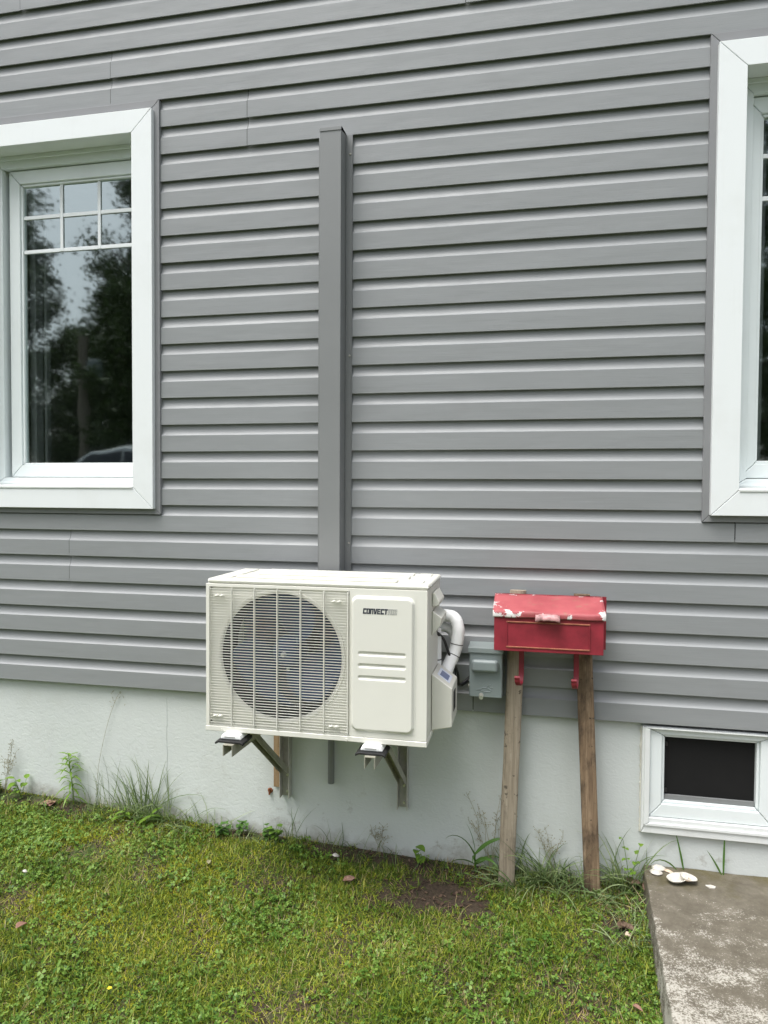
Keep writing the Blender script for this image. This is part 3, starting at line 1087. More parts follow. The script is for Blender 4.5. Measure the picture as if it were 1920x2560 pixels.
# ------------------------------------------------------------------ refrigerant lines, cable
def smooth_path(pts, n=8):
    P = [Vector(p) for p in pts]
    P = [P[0] * 2 - P[1]] + P + [P[-1] * 2 - P[-2]]
    out = []
    for i in range(1, len(P) - 2):
        for j in range(n):
            t = j / n
            a, b, c, d = P[i - 1:i + 3]
            out.append(.5 * ((2 * b) + (c - a) * t + (2 * a - 5 * b + 4 * c - d) * t * t + (3 * b - a - 3 * c + d) * t ** 3))
    out.append(P[-2])
    return out
ls = thing('line_set', 'white wrapped refrigerant pipes looping from the unit side up behind it', 'pipes', (-.31, -.12, .17))
a_pts = smooth_path([(-.335, -.185, .13), (-.322, -.165, .170), (-.303, -.125, .220), (-.286, -.105, .262), (-.276, -.098, .322), (-.2790, -.093, .357), (-.292, -.085, .381), (-.316, -.076, .388), (-.36, -.072, .388), (-.60, -.070, .392), (-.76, -.064, .40)], 10)
MB().tube(a_pts, [.0238 + .0003 * math.sin(i * .6) for i in range(len(a_pts))], 18).build('insulated_pipe', M['pipe'], ls, angle=80)
c_pts = smooth_path([(-.36, -.17, .18), (-.357, -.150, .265), (-.360, -.13, .318), (-.38, -.10, .332), (-.5, -.060, .335), (-.76, -.05, .36)], 10)
MB().tube([(-.3515, -.155, .16), (-.3515, -.152, .25), (-.353, -.148, .35)], .0190, 16).build('insulated_pipe', M['pipe'], ls, angle=80)
MB().tube(smooth_path([(-.40, -.060, .345), (-.345, -.058, .342), (-.315, -.058, .334), (-.294, -.060, .308), (-.285, -.066, .27), (-.291, -.075, .232), (-.305, -.09, .20)], 8), .0185, 16).build('insulated_pipe', M['pipe'], ls, angle=80)
# cable ties
for i in (26, 34):
    p, q = a_pts[i], a_pts[i + 1]
    d = (q - p).normalized()
    MB().tube([p - d * .0014, p + d * .0014], .0247, 18).build('cable_tie', M['plastic_black'], ls)
MB().tube([(-.3515, -.1525, .235), (-.3515, -.1525, .238)], .0205, 16).build('cable_tie', M['plastic_black'], ls)
pc = MB().tube(smooth_path([(-.352, -.21, .345), (-.345, -.17, .333), (-.328, -.130, .309), (-.309, -.130, .260), (-.287, -.13, .217), (-.273, -.115, .173), (-.274, -.085, .126), (-.258, -.060, .128), (-.232, -.045, .150)], 8), .0052, 10).build('power_cable', M['plastic_black'])
tag(pc, 'black power cable running from the unit to the grey disconnect box', 'cable')
MB().tube(smooth_path([(-.345, -.20, .350), (-.330, -.150, .320), (-.314, -.135, .270), (-.291, -.124, .22), (-.280, -.10, .15), (-.264, -.064, .118), (-.232, -.050, .138)], 8), .003, 8).build('thin_lead', M['plastic_black'], pc)

# ------------------------------------------------------------------ disconnect box
db = thing('disconnect_box', 'blue grey electrical disconnect box with raised handle beside the red mailbox', 'electrical box', (-.171, 0, .085))
MB().box(-.2335, -.1085, -.088, -.0022, .089, .262).build('case', M['disc'], db, bevel=.003)
MB().box(-.2315, -.1105, -.0935, -.0885, .086, .258).build('door', M['disc'], db, bevel=.002)
mb = MB()
mb.prism([(-.0022, .279), (-.100, .2745), (-.100, .2555), (-.0945, .2555), (-.0945, .2625), (-.0022, .2665)], 'x', -.2375, -.1055)
mb.build('hood', M['disc'], db, bevel=.0015)
MB().box(-.2240, -.1230, -.1205, -.0937, .186, .2325).build('handle', M['disc'], db, bevel=.0125, seg=5)
mb = MB()
em = smooth_path([(-.205, -.0938, .1135), (-.192, -.0944, .116), (-.180, -.0944, .1225), (-.166, -.0944, .1215), (-.150, -.0944, .114), (-.156, -.0944, .1085), (-.176, -.0944, .1085), (-.192, -.0944, .1135)], 6)
mb.tube(em, .0013, 6)
mb.tube(smooth_path([(-.170, -.0940, .1225), (-.160, -.0944, .1325), (-.152, -.0944, .134), (-.156, -.0944, .127), (-.144, -.0944, .125)], 6), .0013, 6)
mb.build('emblem', M['disc'], db)
MB().disc((-.187, -.0936, .093), .009, -.003, 'y', 14).build('hasp', M['steel'], db)
MB().disc((-.187, -.0938, .086), .008, -.006, 'y', 14).build('hasp', M['bright'], db)
for z in (.115, .135):
    MB().disc((-.2337, -.045, z), .009, -.006, 'x', 12).build('cable_gland', M['steel'], db)

# ------------------------------------------------------------------ mailbox on two planks
mbx = thing('mailbox', 'old red metal mailbox with chipped lid mounted on two leaning wooden planks', 'mailbox', (.056, -.06, -.66))
def plank(x_top, x_bot, z_top, z_bot, y_top, y_bot, wd, th, mat, rough_edge, roundy):
    nz, nx = 60, 6
    vs, fs = [], []
    r_ = random.Random(int(x_top * 1000))
    ph = [r_.uniform(0, 6) for _ in range(6)]
    ring = 14
    for j in range(nz + 1):
        t = j / nz
        z = z_bot + (z_top - z_bot) * t
        cx = x_bot + (x_top - x_bot) * t
        cy = y_bot + (y_top - y_bot) * t
        wl = wd * .5 * (1 + rough_edge * (math.sin(9 * t + ph[0]) + .6 * math.sin(23 * t + ph[1]) + .3 * math.sin(61 * t + ph[2])))
        wr = wd * .5 * (1 + rough_edge * (math.sin(7 * t + ph[3]) + .6 * math.sin(29 * t + ph[4]) + .3 * math.sin(53 * t + ph[5])))
        for k in range(ring):
            a = 2 * PI * (k + .5) / ring
            e = roundy
            c, s_ = math.cos(a), math.sin(a)
            px = math.copysign(abs(c) ** e, c)
            py = math.copysign(abs(s_) ** e, s_)
            vs.append((cx + px * (wr if px > 0 else wl), cy + py * th * .5, z))
    for j in range(nz):
        for k in range(ring):
            fs.append((j * ring + k, j * ring + (k + 1) % ring, (j + 1) * ring + (k + 1) % ring, (j + 1) * ring + k))
    fs.append(tuple(range(ring))[::-1])
    fs.append(tuple(range(nz * ring, nz * ring + ring)))
    o = MB().add(vs, fs).build('plank', mat, mbx, angle=50)
    return o
pl = plank(-.0540, -.0885, .4895, -.70, -.029, -.050, .0635, .030, M['wood_a'], .022, .70)
pl['label'] = 'greyer plank with rounded edges, under the chipped end of the lid'
pl = plank(.1812, .2355, .4825, -.70, -.029, -.055, .0590, .026, M['wood_b'], .006, .22)
pl['label'] = 'darker brown square-edged plank'
bx0, bx1 = -.1355, .2465
yb, yf = -.0465, -.199
mb = MB()
mb.prism([(yb, .297), (yf, .291), (yf, .428), (yb, .464)], 'x', bx0, bx1)
mb.build('box', M['red'], mbx, bevel=.0018)
mb = MB()
mb.prism([(yb + .001, .280), (yb - .0012, .280), (yb - .0012, .478), (yb + .001, .478)], 'x', bx0 - .006, bx1 + .022)
mb.build('back_plate', M['red'], mbx, smooth=False)
# lid: slightly dented sheet with front lip
mb = MB()
lx0, lx1 = bx0 - .005, bx1 + .0065
prof = [(yb - .0015, .4765), (yb - .05, .4655), (yb - .10, .4535), (yf + .006, .4395), (yf - .0045, .4345), (yf - .0068, .4285), (yf - .0066, .4140)]
def lidf(u, v):
    k = v * (len(prof) - 1)
    i = min(int(k), len(prof) - 2)
    t = k - i
    y = prof[i][0] + (prof[i + 1][0] - prof[i][0]) * t
    z = prof[i][1] + (prof[i + 1][1] - prof[i][1]) * t
    dz = .0014 * math.sin(u * 7.1) * math.sin(v * 3) + .0008 * math.sin(u * 19 + 1)
    return (lx0 + (lx1 - lx0) * u, y, z + dz)
mb.grid(lidf, 30, 18)
o = mb.build('lid', M['lid'], mbx, angle=60, recalc=False)
sd = o.modifiers.new('thickness', 'SOLIDIFY')
sd.thickness = .0022
sd.offset = 1
lido = o
# moulded frame on the front
fy = yf - .0001
fx0, fx1, fz0, fz1 = -.092, .2005, .3045, .4005
fw = .0052
for nm, q in (('moulding', (fx0, fx1, fz1 - fw, fz1)), ('moulding', (fx0, fx1, fz0, fz0 + fw))):
    MB().box(q[0], q[1], fy - .0034, fy, q[2], q[3]).build(nm, M['gold'], mbx, bevel=.0014)
for q in ((fx0, fx0 + fw * .8), (fx1 - fw * .8, fx1)):
    MB().box(q[0], q[1], fy - .0032, fy, fz0 + fw + .0002, fz1 - fw - .0002).build('moulding', M['red'], mbx, bevel=.0014)
# lid pull
mb = MB()
lp = []
def pull(u, v):
    x = .0105 + .0845 * u
    ang = v * 1.9
    y = yf - .0085 - .016 * math.sin(ang) - .0015 * math.sin(u * PI * 5)
    z = .4255 - .0175 * (1 - math.cos(ang)) * .8 + .0035 * math.sin(u * PI) - .001 * math.sin(u * 21)
    return (x, y, z)
mb.grid(pull, 16, 7)
o = mb.build('lid_pull', M['latch'], mbx, angle=70, recalc=False)
sd = o.modifiers.new('thickness', 'SOLIDIFY')
sd.thickness = .003
# hooks under the box
for xs_, tx in ((-.039, -.012), (.159, -.009)):
    pts = smooth_path([(xs_, -.105, .300), (xs_ + .001, -.107, .235), (xs_ + .0005, -.112, .185), (xs_ - .002, -.128, .160), (xs_ + tx * .6, -.152, .158), (xs_ + tx, -.166, .172), (xs_ + tx - .001, -.169, .188)], 8)
    wdt = .0095
    vs, fs = [], []
    tA = .0035
    for i, p in enumerate(pts):
        a = pts[max(0, i - 1)]
        b = pts[min(len(pts) - 1, i + 1)]
        t = (b - a).normalized()
        sdv = Vector((1, 0, 0))
        nn = t.cross(sdv).normalized()
        for (c1, c2) in ((-1, -1), (1, -1), (1, 1), (-1, 1)):
            vs.append(p + sdv * wdt * c1 + nn * tA * c2)
    for i in range(len(pts) - 1):
        for k in range(4):
            fs.append((i * 4 + k, i * 4 + (k + 1) % 4, (i + 1) * 4 + (k + 1) % 4, (i + 1) * 4 + k))
    fs += [(0, 1, 2, 3), tuple(range(len(vs) - 4, len(vs)))]
    h = MB().add(vs, fs).build('hook', M['red'], mbx, bevel=.0014)
    p = pts[-1]
    MB().tube([p - Vector((.0095, 0, 0)), p + Vector((.0095, 0, 0))], .0065, 12).build('hook_tip', M['red'], h)

# ------------------------------------------------------------------ concrete path slab
def make_slab():
    zt = -.548
    nx, ny = 60, 80
    y0, y1 = .028, -1.75
    mb = MB()
    def top(u, v):
        y = y0 + (y1 - y0) * v
        xl = slab_left(y) + .0012 * math.sin(y * 31) + .001 * math.sin(y * 67 + 1)
        x = xl + (1.75 - xl) * (u ** 1.6)
        z = zt - .003 + .0016 * math.sin(x * 23 + y * 11) + .0012 * math.sin(y * 41 - x * 9)
        if u < .001: z -= .005
        return (x, y, z)
    mb.grid(top, nx, ny)
    side = [(p[0], p[1], p[2]) for p in [top(0, j / ny) for j in range(ny + 1)]]
    low = [(p[0] - .012, p[1], -.80) for p in side]
    n = len(side)
    mb.add(side + low, [(i, i + 1, n + i + 1, n + i) for i in range(n - 1)])
    fr_ = [top(i / nx, 1) for i in range(nx + 1)]
    mb.add(fr_ + [(p[0], p[1], -.85) for p in fr_], [(i, i + 1, nx + 1 + i + 1, nx + 1 + i) for i in range(nx)])
    o = mb.build('path', M['slab'], None, angle=60)
    tag(o, 'stained concrete path slab below the basement window', kind='structure')
make_slab()
SZ = -.5505

# ------------------------------------------------------------------ shells
def clam(x, y, z, ln, wd, h, rot, tilt, cup, mat, label, group='bleached shells on the slab', parts=None, obj=None):
    """one valve; cup=True lies open side up"""
    nu, nv = 20, 7
    vs, fs = [], []
    Rm = Matrix.Rotation(rot, 3, 'Z') @ Matrix.Rotation(tilt, 3, 'Y')
    def pt(a, r):
        # teardrop outline with a beak at a=pi
        k = 1 - .22 * (max(0, -math.cos(a)) ** 3)
        px = ln * .5 * r * math.cos(a) * k
        py = wd * .5 * r * math.sin(a) * (1 - .22 * (math.cos(a) < 0) * abs(math.cos(a)))
        hh = h * (1 - r ** 2.2) * (1 + .25 * (-math.cos(a)) * r)
        pz = -hh if cup else hh
        return Vector((px, py, pz + .0006 * math.sin(r * 26)))
    vs.append(pt(0, 0))
    for j in range(1, nv + 1):
        for i in range(nu):
            vs.append(pt(2 * PI * i / nu, j / nv))
    for i in range(nu):
        fs.append((0, 1 + i, 1 + (i + 1) % nu))
    for j in range(nv - 1):
        for i in range(nu):
            fs.append((1 + j * nu + i, 1 + (j + 1) * nu + i, 1 + (j + 1) * nu + (i + 1) % nu, 1 + j * nu + (i + 1) % nu))
    vs = [Rm @ v for v in vs]
    zmin = min(v.z for v in vs)
    vs = [v + Vector((x, y, z - zmin + .001)) for v in vs]
    o = MB().add(vs, fs).build('seashell', mat, obj, angle=80)
    sd = o.modifiers.new('thickness', 'SOLIDIFY')
    sd.thickness = .0018
    if obj is None:
        tag(o, label, 'shell', group)
    return o
clam(.474, .006, SZ, .056, .042, .010, .1, 0, False, M['shell'], 'white oval clam shell lying nearest the wall at the slab corner')
clam(.460, -.030, SZ, .050, .040, .009, .15, .05, False, M['shell'], 'white oval clam shell at the slab edge in front of the corner one')
clam(.508, -.010, SZ, .040, .016, .006, -.5, 0, False, M['shell_in'], 'thin tan sliver of shell beside the two small white ovals')
big = thing('seashell', 'large open clam shell with two white valves, tan inside', 'shell', (.54, -.075, SZ), 'bleached shells on the slab')
o = clam(.524, -.080, SZ, .088, .062, .016, .35, -.1, True, M['shell'], '', obj=big)
o.name = 'valve'
o = clam(.562, -.075, SZ + .008, .072, .056, .014, .15, .22, True, M['shell'], '', obj=big)
o.name = 'valve'
o = clam(.560, -.088, SZ + .012, .034, .026, .006, .3, .2, True, M['shell_in'], '', obj=big)
o.name = 'valve_stain'
mb = MB()
mb.prism([(.620, -.085), (.632, -.102), (.650, -.100), (.656, -.088), (.640, -.080)], 'z', SZ + .001, SZ + .006)
tag(mb.build('seashell', M['shell'], None, bevel=.0015), 'small white triangular shell fragment lying alone on the slab', 'shell', 'bleached shells on the slab')
clam(-.760, -.088, gz(-.76, -.088) + .022, .032, .024, .008, .8, .3, False, M['shell'], 'small white shell in the grass below the drain pipe', None)
clam(-1.840, -.515, gz(-1.84, -.515) + .022, .020, .015, .006, .3, .3, False, M['shell'], 'tiny white shell chip in the mossy part of the lawn', None)
mb = MB()
x, y = .328, -.305
mb.prism([(x - .010, y - .008), (x + .009, y - .012), (x + .012, y + .006), (x - .004, y + .011)], 'z', gz(x, y) + .012, gz(x, y) + .02)
tag(mb.build('pebble', M['shell_in'], None, bevel=.003), 'cream pebble in the grass near the slab edge', 'pebble')

# ------------------------------------------------------------------ lawn (uncountable: one object per kind of growth)
def vnoise(x, y, k, s):
    r_ = np.random.RandomState(s)
    p = r_.rand(8) * 6.28
    return (np.sin(k * x + p[0] + 1.7 * np.sin(k * .6 * y + p[1])) * np.sin(k * y * 1.1 + p[2] + 1.5 * np.sin(k * .7 * x + p[3])) +
            .6 * np.sin(2.3 * k * x + p[4] + np.sin(1.9 * k * y + p[5])) * np.sin(2.1 * k * y + p[6] + np.sin(2.4 * k * x + p[7])))
BARE = [(-.33, -.20, .22, .13, 1.2), (-1.75, -.31, .11, .07, .75), (.30, -.27, .07, .09, .8), (-1.69, -.075, .24, .06, .45), (-2.3, -.02, .40, .035, .9), (-.62, -.01, .38, .055, .95), (-1.15, -.01, .45, .045, .85), (-1.9, -.01, .25, .035, .7), (.22, -.06, .28, .04, .35), (-.68, -.19, .12, .05, .5), (.385, -.10, .05, .16, .6)]
def bare(x, y):
    b = np.zeros_like(x)
    wob = .30 * vnoise(x, y, 17, 5) + .35 * vnoise(x, y, 41, 15)
    for cx, cy, rx, ry, k in BARE:
        d = np.sqrt(((x - cx) / rx) ** 2 + ((y - cy) / ry) ** 2) + wob
        b = np.maximum(b, k * np.clip((1.25 - d) / .75, 0, 1))
    return b
def scatter(n, dens, x0=-3.6, x1=1.9, y0=-2.2, y1=.02):
    X = NR.uniform(x0, x1, n * 5)
    # two thirds of the candidates fall on the part nearest the wall
    Y = np.where(NR.rand(n * 5) < .82, NR.uniform(-1.15, y1, n * 5), NR.uniform(y0, -1.15, n * 5))
    d = dens(X, Y)
    ok = (NR.rand(n * 5) < d) & ~((X > slab_left(Y) - .004) & (Y > -1.76) & (X < 1.76)) & (Y < .022)
    X, Y = X[ok][:n], Y[ok][:n]
    return X, Y, ground_z(X, Y)
def blades(name, n, dens, hmin, hmax, wd, lean, curl, mat, seg=3):
    X, Y, Z = scatter(n, dens)
    n = len(X)
    h = NR.uniform(hmin, hmax, n)
    az = NR.uniform(0, 2 * PI, n)
    th = np.abs(NR.normal(0, lean, n)) + .1
    cu = NR.normal(curl, curl * .6, n)
    wv = wd * NR.uniform(.6, 1.35, n)
    sd = az + PI / 2 + NR.normal(0, .5, n)
    P = np.stack([X, Y, Z - .003], 1)
    vs = []
    for j in range(seg + 1):
        t = j / seg
        a = np.clip(th + cu * t, 0, 1.75)
        if j:
            st = h / seg
            P = P + np.stack([np.sin(a) * np.cos(az) * st, np.sin(a) * np.sin(az) * st, np.cos(a) * st], 1)
        P[:, 2] = np.maximum(P[:, 2], ground_z(P[:, 0], P[:, 1]) + .0005)
        P[:, 1] = np.minimum(P[:, 1], .026)
        if j < seg:
            w_ = wv * (1 - .55 * t ** 2) * .5
            o_ = np.stack([np.cos(sd) * w_, np.sin(sd) * w_, 0 * w_], 1)
            vs += [P - o_, P + o_]
        else:
            vs += [P.copy()]
    k = 2 * seg + 1
    V = np.stack(vs, 1).reshape(-1, 3)
    b = np.arange(n)[:, None] * k
    quads = np.concatenate([b + np.array([[2 * j, 2 * j + 1, 2 * j + 3, 2 * j + 2]]) for j in range(seg - 1)])
    tris = b + np.array([[2 * seg - 2, 2 * seg - 1, 2 * seg]])
    o = np_mesh(name, V, [quads, tris], mat)
    tag(o, kind='stuff')
    return o
def zone_moss(x, y):
    m = np.clip((-.45 - x) / .9, 0, 1) * np.clip(.58 + .9 * vnoise(x, y, 4.5, 3), 0, 1) * np.clip(1.15 + y * .9, .3, 1)
    return m
def d_grass(x, y):
    return np.clip(1 - bare(x, y) - .45 * zone_moss(x, y), .01, 1) * np.clip(.55 + .5 * vnoise(x, y, 9, 9), .12, 1)
def d_moss(x, y):
    return np.clip(zone_moss(x, y) + .10, 0, 1) * np.clip(1 - bare(x, y) * 1.2, 0, 1)
def d_clover(x, y):
    return np.clip(.18 + .5 * vnoise(x, y, 6, 21) + .35 * np.clip((-.5 - x) / 1.2, 0, 1), .04, 1) * np.clip(1 - bare(x, y) * 1.05, 0, 1)
def d_dry(x, y):
    return np.clip(.30 + .4 * vnoise(x, y, 5, 33) + .35 * np.clip((x + 1.0) / 1.0, 0, 1), .05, 1) * np.clip(1.1 - bare(x, y), .06, 1)
blades('lawn_grass', 165000, d_grass, .013, .036, .0024, 1.05, .55, G['grass'])
blades('lawn_moss', 110000, d_moss, .006, .016, .0030, .5, .5, G['moss'], 2)
blades('lawn_thatch', 17000, d_dry, .018, .048, .0015, 1.2, .2, G['grass_dry'])
def edge_tall(x, y):
    return np.clip(1 - np.abs(y + .03) / .07, 0, 1) * np.clip(.3 + .7 * vnoise(x, y, 8, 41) + .8 * (x > -.12) * (x < .42), 0.02, 1)
blades('edge_grass', 9000, edge_tall, .03, .10, .0026, .5, .8, G['tall'], 4)

def clover(name, n, dens, size, mat, lift=(.010, .026)):
    X, Y, Z = scatter(n, dens)
    n = len(X)
    r = size * NR.uniform(.55, 1.3, n)
    zc = Z + NR.uniform(lift[0], lift[1], n)
    tilt = NR.normal(0, .38, (n, 2))
    az = NR.uniform(0, 2 * PI, n)
    V = []
    # a leaflet: base, left, top-left, notch, top-right, right
    loc = np.array([(0, 0), (.55, -.42), (1.02, -.36), (.92, 0), (1.02, .36), (.55, .42)])
    for l in range(3):
        a = az + l * 2 * PI / 3 + NR.normal(0, .12, n)
        for j, (u, v) in enumerate(loc):
            du, dv = u * r, v * r
            x = du * np.cos(a) - dv * np.sin(a)
            y = du * np.sin(a) + dv * np.cos(a)
            z = tilt[:, 0] * x + tilt[:, 1] * y + .22 * np.abs(dv) - .12 * du
            V.append(np.stack([X + x, np.minimum(Y + y, .026), zc + z], 1))
    V = np.stack(V, 1).reshape(-1, 3)
    b = np.arange(n)[:, None] * 18
    T = []
    for l in range(3):
        q = b + l * 6
        T += [np.concatenate([q, q + 1, q + 2, q + 3], 1), np.concatenate([q, q + 3, q + 4, q + 5], 1)]
    o = np_mesh(name, V, [np.concatenate(T)], mat)
    tag(o, kind='stuff')
clover('lawn_clover', 15000, d_clover, .0078, G['clover'])
def d_patch(x, y):
    return np.clip(-.25 + 1.1 * vnoise(x, y, 8, 57), 0, 1) * np.clip(1 - bare(x, y) * 1.05, 0, 1)
clover('clover_patch', 2600, d_patch, .0105, G['clover'], (.014, .030))
blades('coarse_grass', 16000, lambda x, y: np.clip(-.1 + .9 * vnoise(x, y, 10, 77), 0, 1) * np.clip(1 - bare(x, y), 0, 1), .03, .062, .0032, .75, .9, G['grass'], 4)

def broad(name, n, dens, lmin, lmax, wr, mat, cup=.25):
    X, Y, Z = scatter(n, dens)
    n = len(X)
    L_ = NR.uniform(lmin, lmax, n)
    W_ = L_ * NR.uniform(wr * .7, wr * 1.3, n)
    az = NR.uniform(0, 2 * PI, n)
    el = NR.uniform(.05, .9, n)
    V = []
    for (u, v) in ((0, 0), (.3, -.42), (.3, 0), (.3, .42), (.68, -.45), (.68, 0), (.68, .45), (1, 0)):
        d = u * L_
        s_ = v * W_
        ee = el - u * .9
        x = d * np.cos(az) - s_ * np.sin(az)
        y = d * np.sin(az) + s_ * np.cos(az)
        z = d * np.sin(np.clip(ee, -.4, 1)) * .8 + np.abs(s_) * cup
        V.append(np.stack([X + x, np.minimum(Y + y, .026), np.maximum(Z + .004 + z, Z + .003)], 1))
    V = np.stack(V, 1).reshape(-1, 3)
    b = np.arange(n)[:, None] * 8
    quads = np.concatenate([b + np.array([[1, 2, 5, 4]]), b + np.array([[2, 3, 6, 5]])])
    tris = np.concatenate([b + np.array([[0, 2, 1]]), b + np.array([[0, 3, 2]]), b + np.array([[4, 5, 7]]), b + np.array([[5, 6, 7]])])
    o = np_mesh(name, V, [quads, tris], mat)
    tag(o, kind='stuff')
broad('lawn_broadleaf', 9000, d_clover, .008, .026, .45, G['clover'])
blades('wall_litter', 4500, lambda x, y: np.clip(1 - np.abs(y + .035) / .07, 0, 1) * np.clip(.45 + .6 * vnoise(x, y, 9, 63), 0, 1), .015, .05, .0028, 1.35, .15, G['dead'])
def d_debris(x, y):
    return np.clip(bare(x, y) * .9 + .02, 0, 1)
broad('leaf_litter', 1500, d_debris, .008, .026, .45, G['dead'], .5)

# ------------------------------------------------------------------ weeds: one thing each
def ribbon(mb, base, az, el, ln, wd, droop, seg=7, fold=.3, roll=0.0):
    p = Vector(base)
    vs = []
    for j in range(seg + 1):
        t = j / seg
        e = el - droop * t * t
        d = Vector((math.cos(az) * math.cos(e), math.sin(az) * math.cos(e), math.sin(e)))
        if j:
            p = p + d * (ln / seg)
        q = p.copy()
        if q.y > .022:
            q.y = .022
        s_ = Vector((-math.sin(az), math.cos(az), 0))
        if roll:
            s_ = Matrix.Rotation(roll, 3, d) @ s_
        up = s_.cross(d)
        w_ = wd * .5 * min(1, (.45 + t * 2.2)) * (1 - t ** 2.4) + .0002
        vs += [q - s_ * w_ + up * w_ * fold * -1, q, q + s_ * w_ + up * w_ * fold * -1]
    fs = []
    for j in range(seg):
        for k in range(2):
            fs.append((j * 3 + k, j * 3 + k + 1, j * 3 + 3 + k + 1, j * 3 + 3 + k))
    mb.add(vs, fs)
    return p

def leafmesh(mb, base, az, el, ln, wd, droop=.6, cup=.25, pointy=1.0):
    base = Vector(base)
    nu, nv = 6, 2
    vs, fs = [], []
    p = base.copy()
    s_ = Vector((-math.sin(az), math.cos(az), 0))
    for j in range(nu + 1):
        t = j / nu
        e = el - droop * t
        d = Vector((math.cos(az) * math.cos(e), math.sin(az) * math.cos(e), math.sin(e)))
        if j:
            p = p + d * (ln / nu)
        up = s_.cross(d) * -1
        if up.z < 0: up = -up
        w_ = wd * .5 * (math.sin(PI * t ** (.75 * pointy)) ** .85 if 0 < t < 1 else 0.02)
        for k in range(-nv, nv + 1):
            u = k / nv
            q = p + s_ * w_ * u + up * (w_ * cup * u * u)
            if q.y > .024: q.y = .024
            vs.append(q)
    m_ = 2 * nv + 1
    for j in range(nu):
        for k in range(m_ - 1):
            fs.append((j * m_ + k, j * m_ + k + 1, (j + 1) * m_ + k + 1, (j + 1) * m_ + k))
    mb.add(vs, fs)

def tuft(name, label, cx, cy, n, lmin, lmax, wd, spread, mat, rx=.03, ry=.012, up=1.25, drp=1.0, group='grass tufts along the foundation', seed=1, away=False):
    r_ = random.Random(seed)
    mb = MB()
    for _ in range(n):
        x = cx + r_.gauss(0, rx)
        y = min(.012, cy + r_.gauss(0, ry))
        az = r_.uniform(0, 2 * PI)
        el = max(.15, up - abs(r_.gauss(0, spread)))
        ribbon(mb, (x, y, gz(x, y) - .006), az, el, r_.uniform(lmin, lmax), wd * r_.uniform(.7, 1.3), r_.uniform(.2, drp), roll=r_.uniform(-.9, .9))
    o = mb.build(name, mat, None, angle=80, recalc=False)
    return tag(o, label, 'grass', group)
tuft('grass_tuft', 'tallest fan of fine grass against the wall, between the spiky weed and the unit', -1.645, -.005, 95, .14, .35, .0034, .42, G['tall'], .07, .012, 1.42, .9, seed=3)
tuft('grass_tuft', 'low spreading fringe of fine grass at the foot of the tallest grass fan', -1.62, -.03, 110, .07, .19, .0030, .6, G['tall'], .11, .02, 1.1, 1.4, seed=4)
tuft('grass_tuft', 'thin grass with long arching stems, under the fan end of the unit', -1.40, -.005, 40, .10, .22, .0024, .6, G['tall'], .055, .012, 1.2, 1.5, seed=5)
tuft('grass_tuft', 'sparse upright grass stems beside the spiky weed', -1.87, -.002, 16, .10, .27, .0024, .25, G['tall'], .045, .008, 1.45, .6, seed=6)
tuft('grass_tuft', 'wispy grass at the wall right below the bracket foot', -.965, .000, 18, .09, .23, .0022, .3, G['tall'], .03, .008, 1.4, .7, seed=7)
tuft('grass_tuft', 'small thin grass wisp by the wall under the drain pipe', -.80, -.005, 22, .05, .16, .0022, .4, G['tall'], .05, .012, 1.3, .8, seed=8)
tuft('grass_tuft', 'coarse grass crowding the foot of the greyer mailbox plank', -.035, -.055, 95, .09, .24, .0046, .6, G['tall'], .06, .022, 1.15, 1.3, seed=9)
tuft('grass_tuft', 'coarse grass between the two mailbox planks', .09, -.030, 95, .10, .27, .0048, .6, G['tall'], .055, .02, 1.2, 1.2, seed=10)
tuft('grass_tuft', 'coarse grass sprawling in front of the brown mailbox plank', .215, -.105, 85, .08, .20, .0045, .7, G['tall'], .07, .025, 1.0, 1.5, seed=12)
tuft('grass_tuft', 'tall coarse grass between the brown plank and the slab corner', .345, -.02, 50, .12, .29, .0046, .5, G['tall'], .03, .016, 1.25, 1.1, seed=13)
tuft('grass_tuft', 'grass spilling along the left edge of the concrete slab', .345, -.30, 130, .05, .14, .0036, .7, G['tall'], .035, .13, 1.0, 1.3, seed=14)
tuft('grass_tuft', 'dry tan grass lying beside the rear slab corner', .345, -.13, 60, .08, .18, .0024, .5, G['grass_dry'], .03, .03, .5, 1.0, seed=15)
# blades that grow from the joint between slab and wall
for spec, lab in ((((.567, 1.75, .16, .1), (.545, 2.3, .13, 2.2)), 'two blades at the slab joint, one upright and one arched over'), (((.705, 1.57, .185, .05), (.700, 2.05, .105, .15)), 'two straight blades forming a V at the slab joint')):
    mb = MB()
    for x, el, ln, dr in spec:
        lft = el > PI / 2
        ribbon(mb, (x, .012, SZ - .004), PI if lft else 0, PI - el if lft else el, ln, .0075, dr, fold=.1, roll=1.2)
    tag(mb.build('grass_tuft', G['corn'], None, angle=80, recalc=False), lab, 'grass', 'grass tufts along the foundation')

def whorl_weed():
    x, y = -2.004, -.004
    z = gz(x, y)
    t = thing('weed', 'upright spiky weed with whorls of narrow leaves against the foundation', 'weed', (x, y, z))
    H_ = .235
    pts = [(x + .004 * math.sin(i * .5) - .018 * (i / 10), y + .004, z - .01 + H_ * i / 10) for i in range(11)]
    MB().tube(pts, [.0028 - .00012 * i for i in range(11)], 7).build('stem', G['herb'], t)
    r_ = random.Random(5)
    for i in range(40):
        k = (i / 39) ** .75
        zz = .045 + k * (H_ - .045)
        f = zz / H_
        p = (x - .018 * f, y, z - .01 + zz)
        az = i * 2.4 + r_.uniform(-.2, .2)
        mb = MB()
        ln = (.088 if zz < H_ * .8 else .062) * r_.uniform(.8, 1.15)
        leafmesh(mb, p, az, .75 if f > .5 else .3, ln, .0095, 1.25, .1)
        mb.build('leaf', G['herb'], t, angle=80, recalc=False)
whorl_weed()

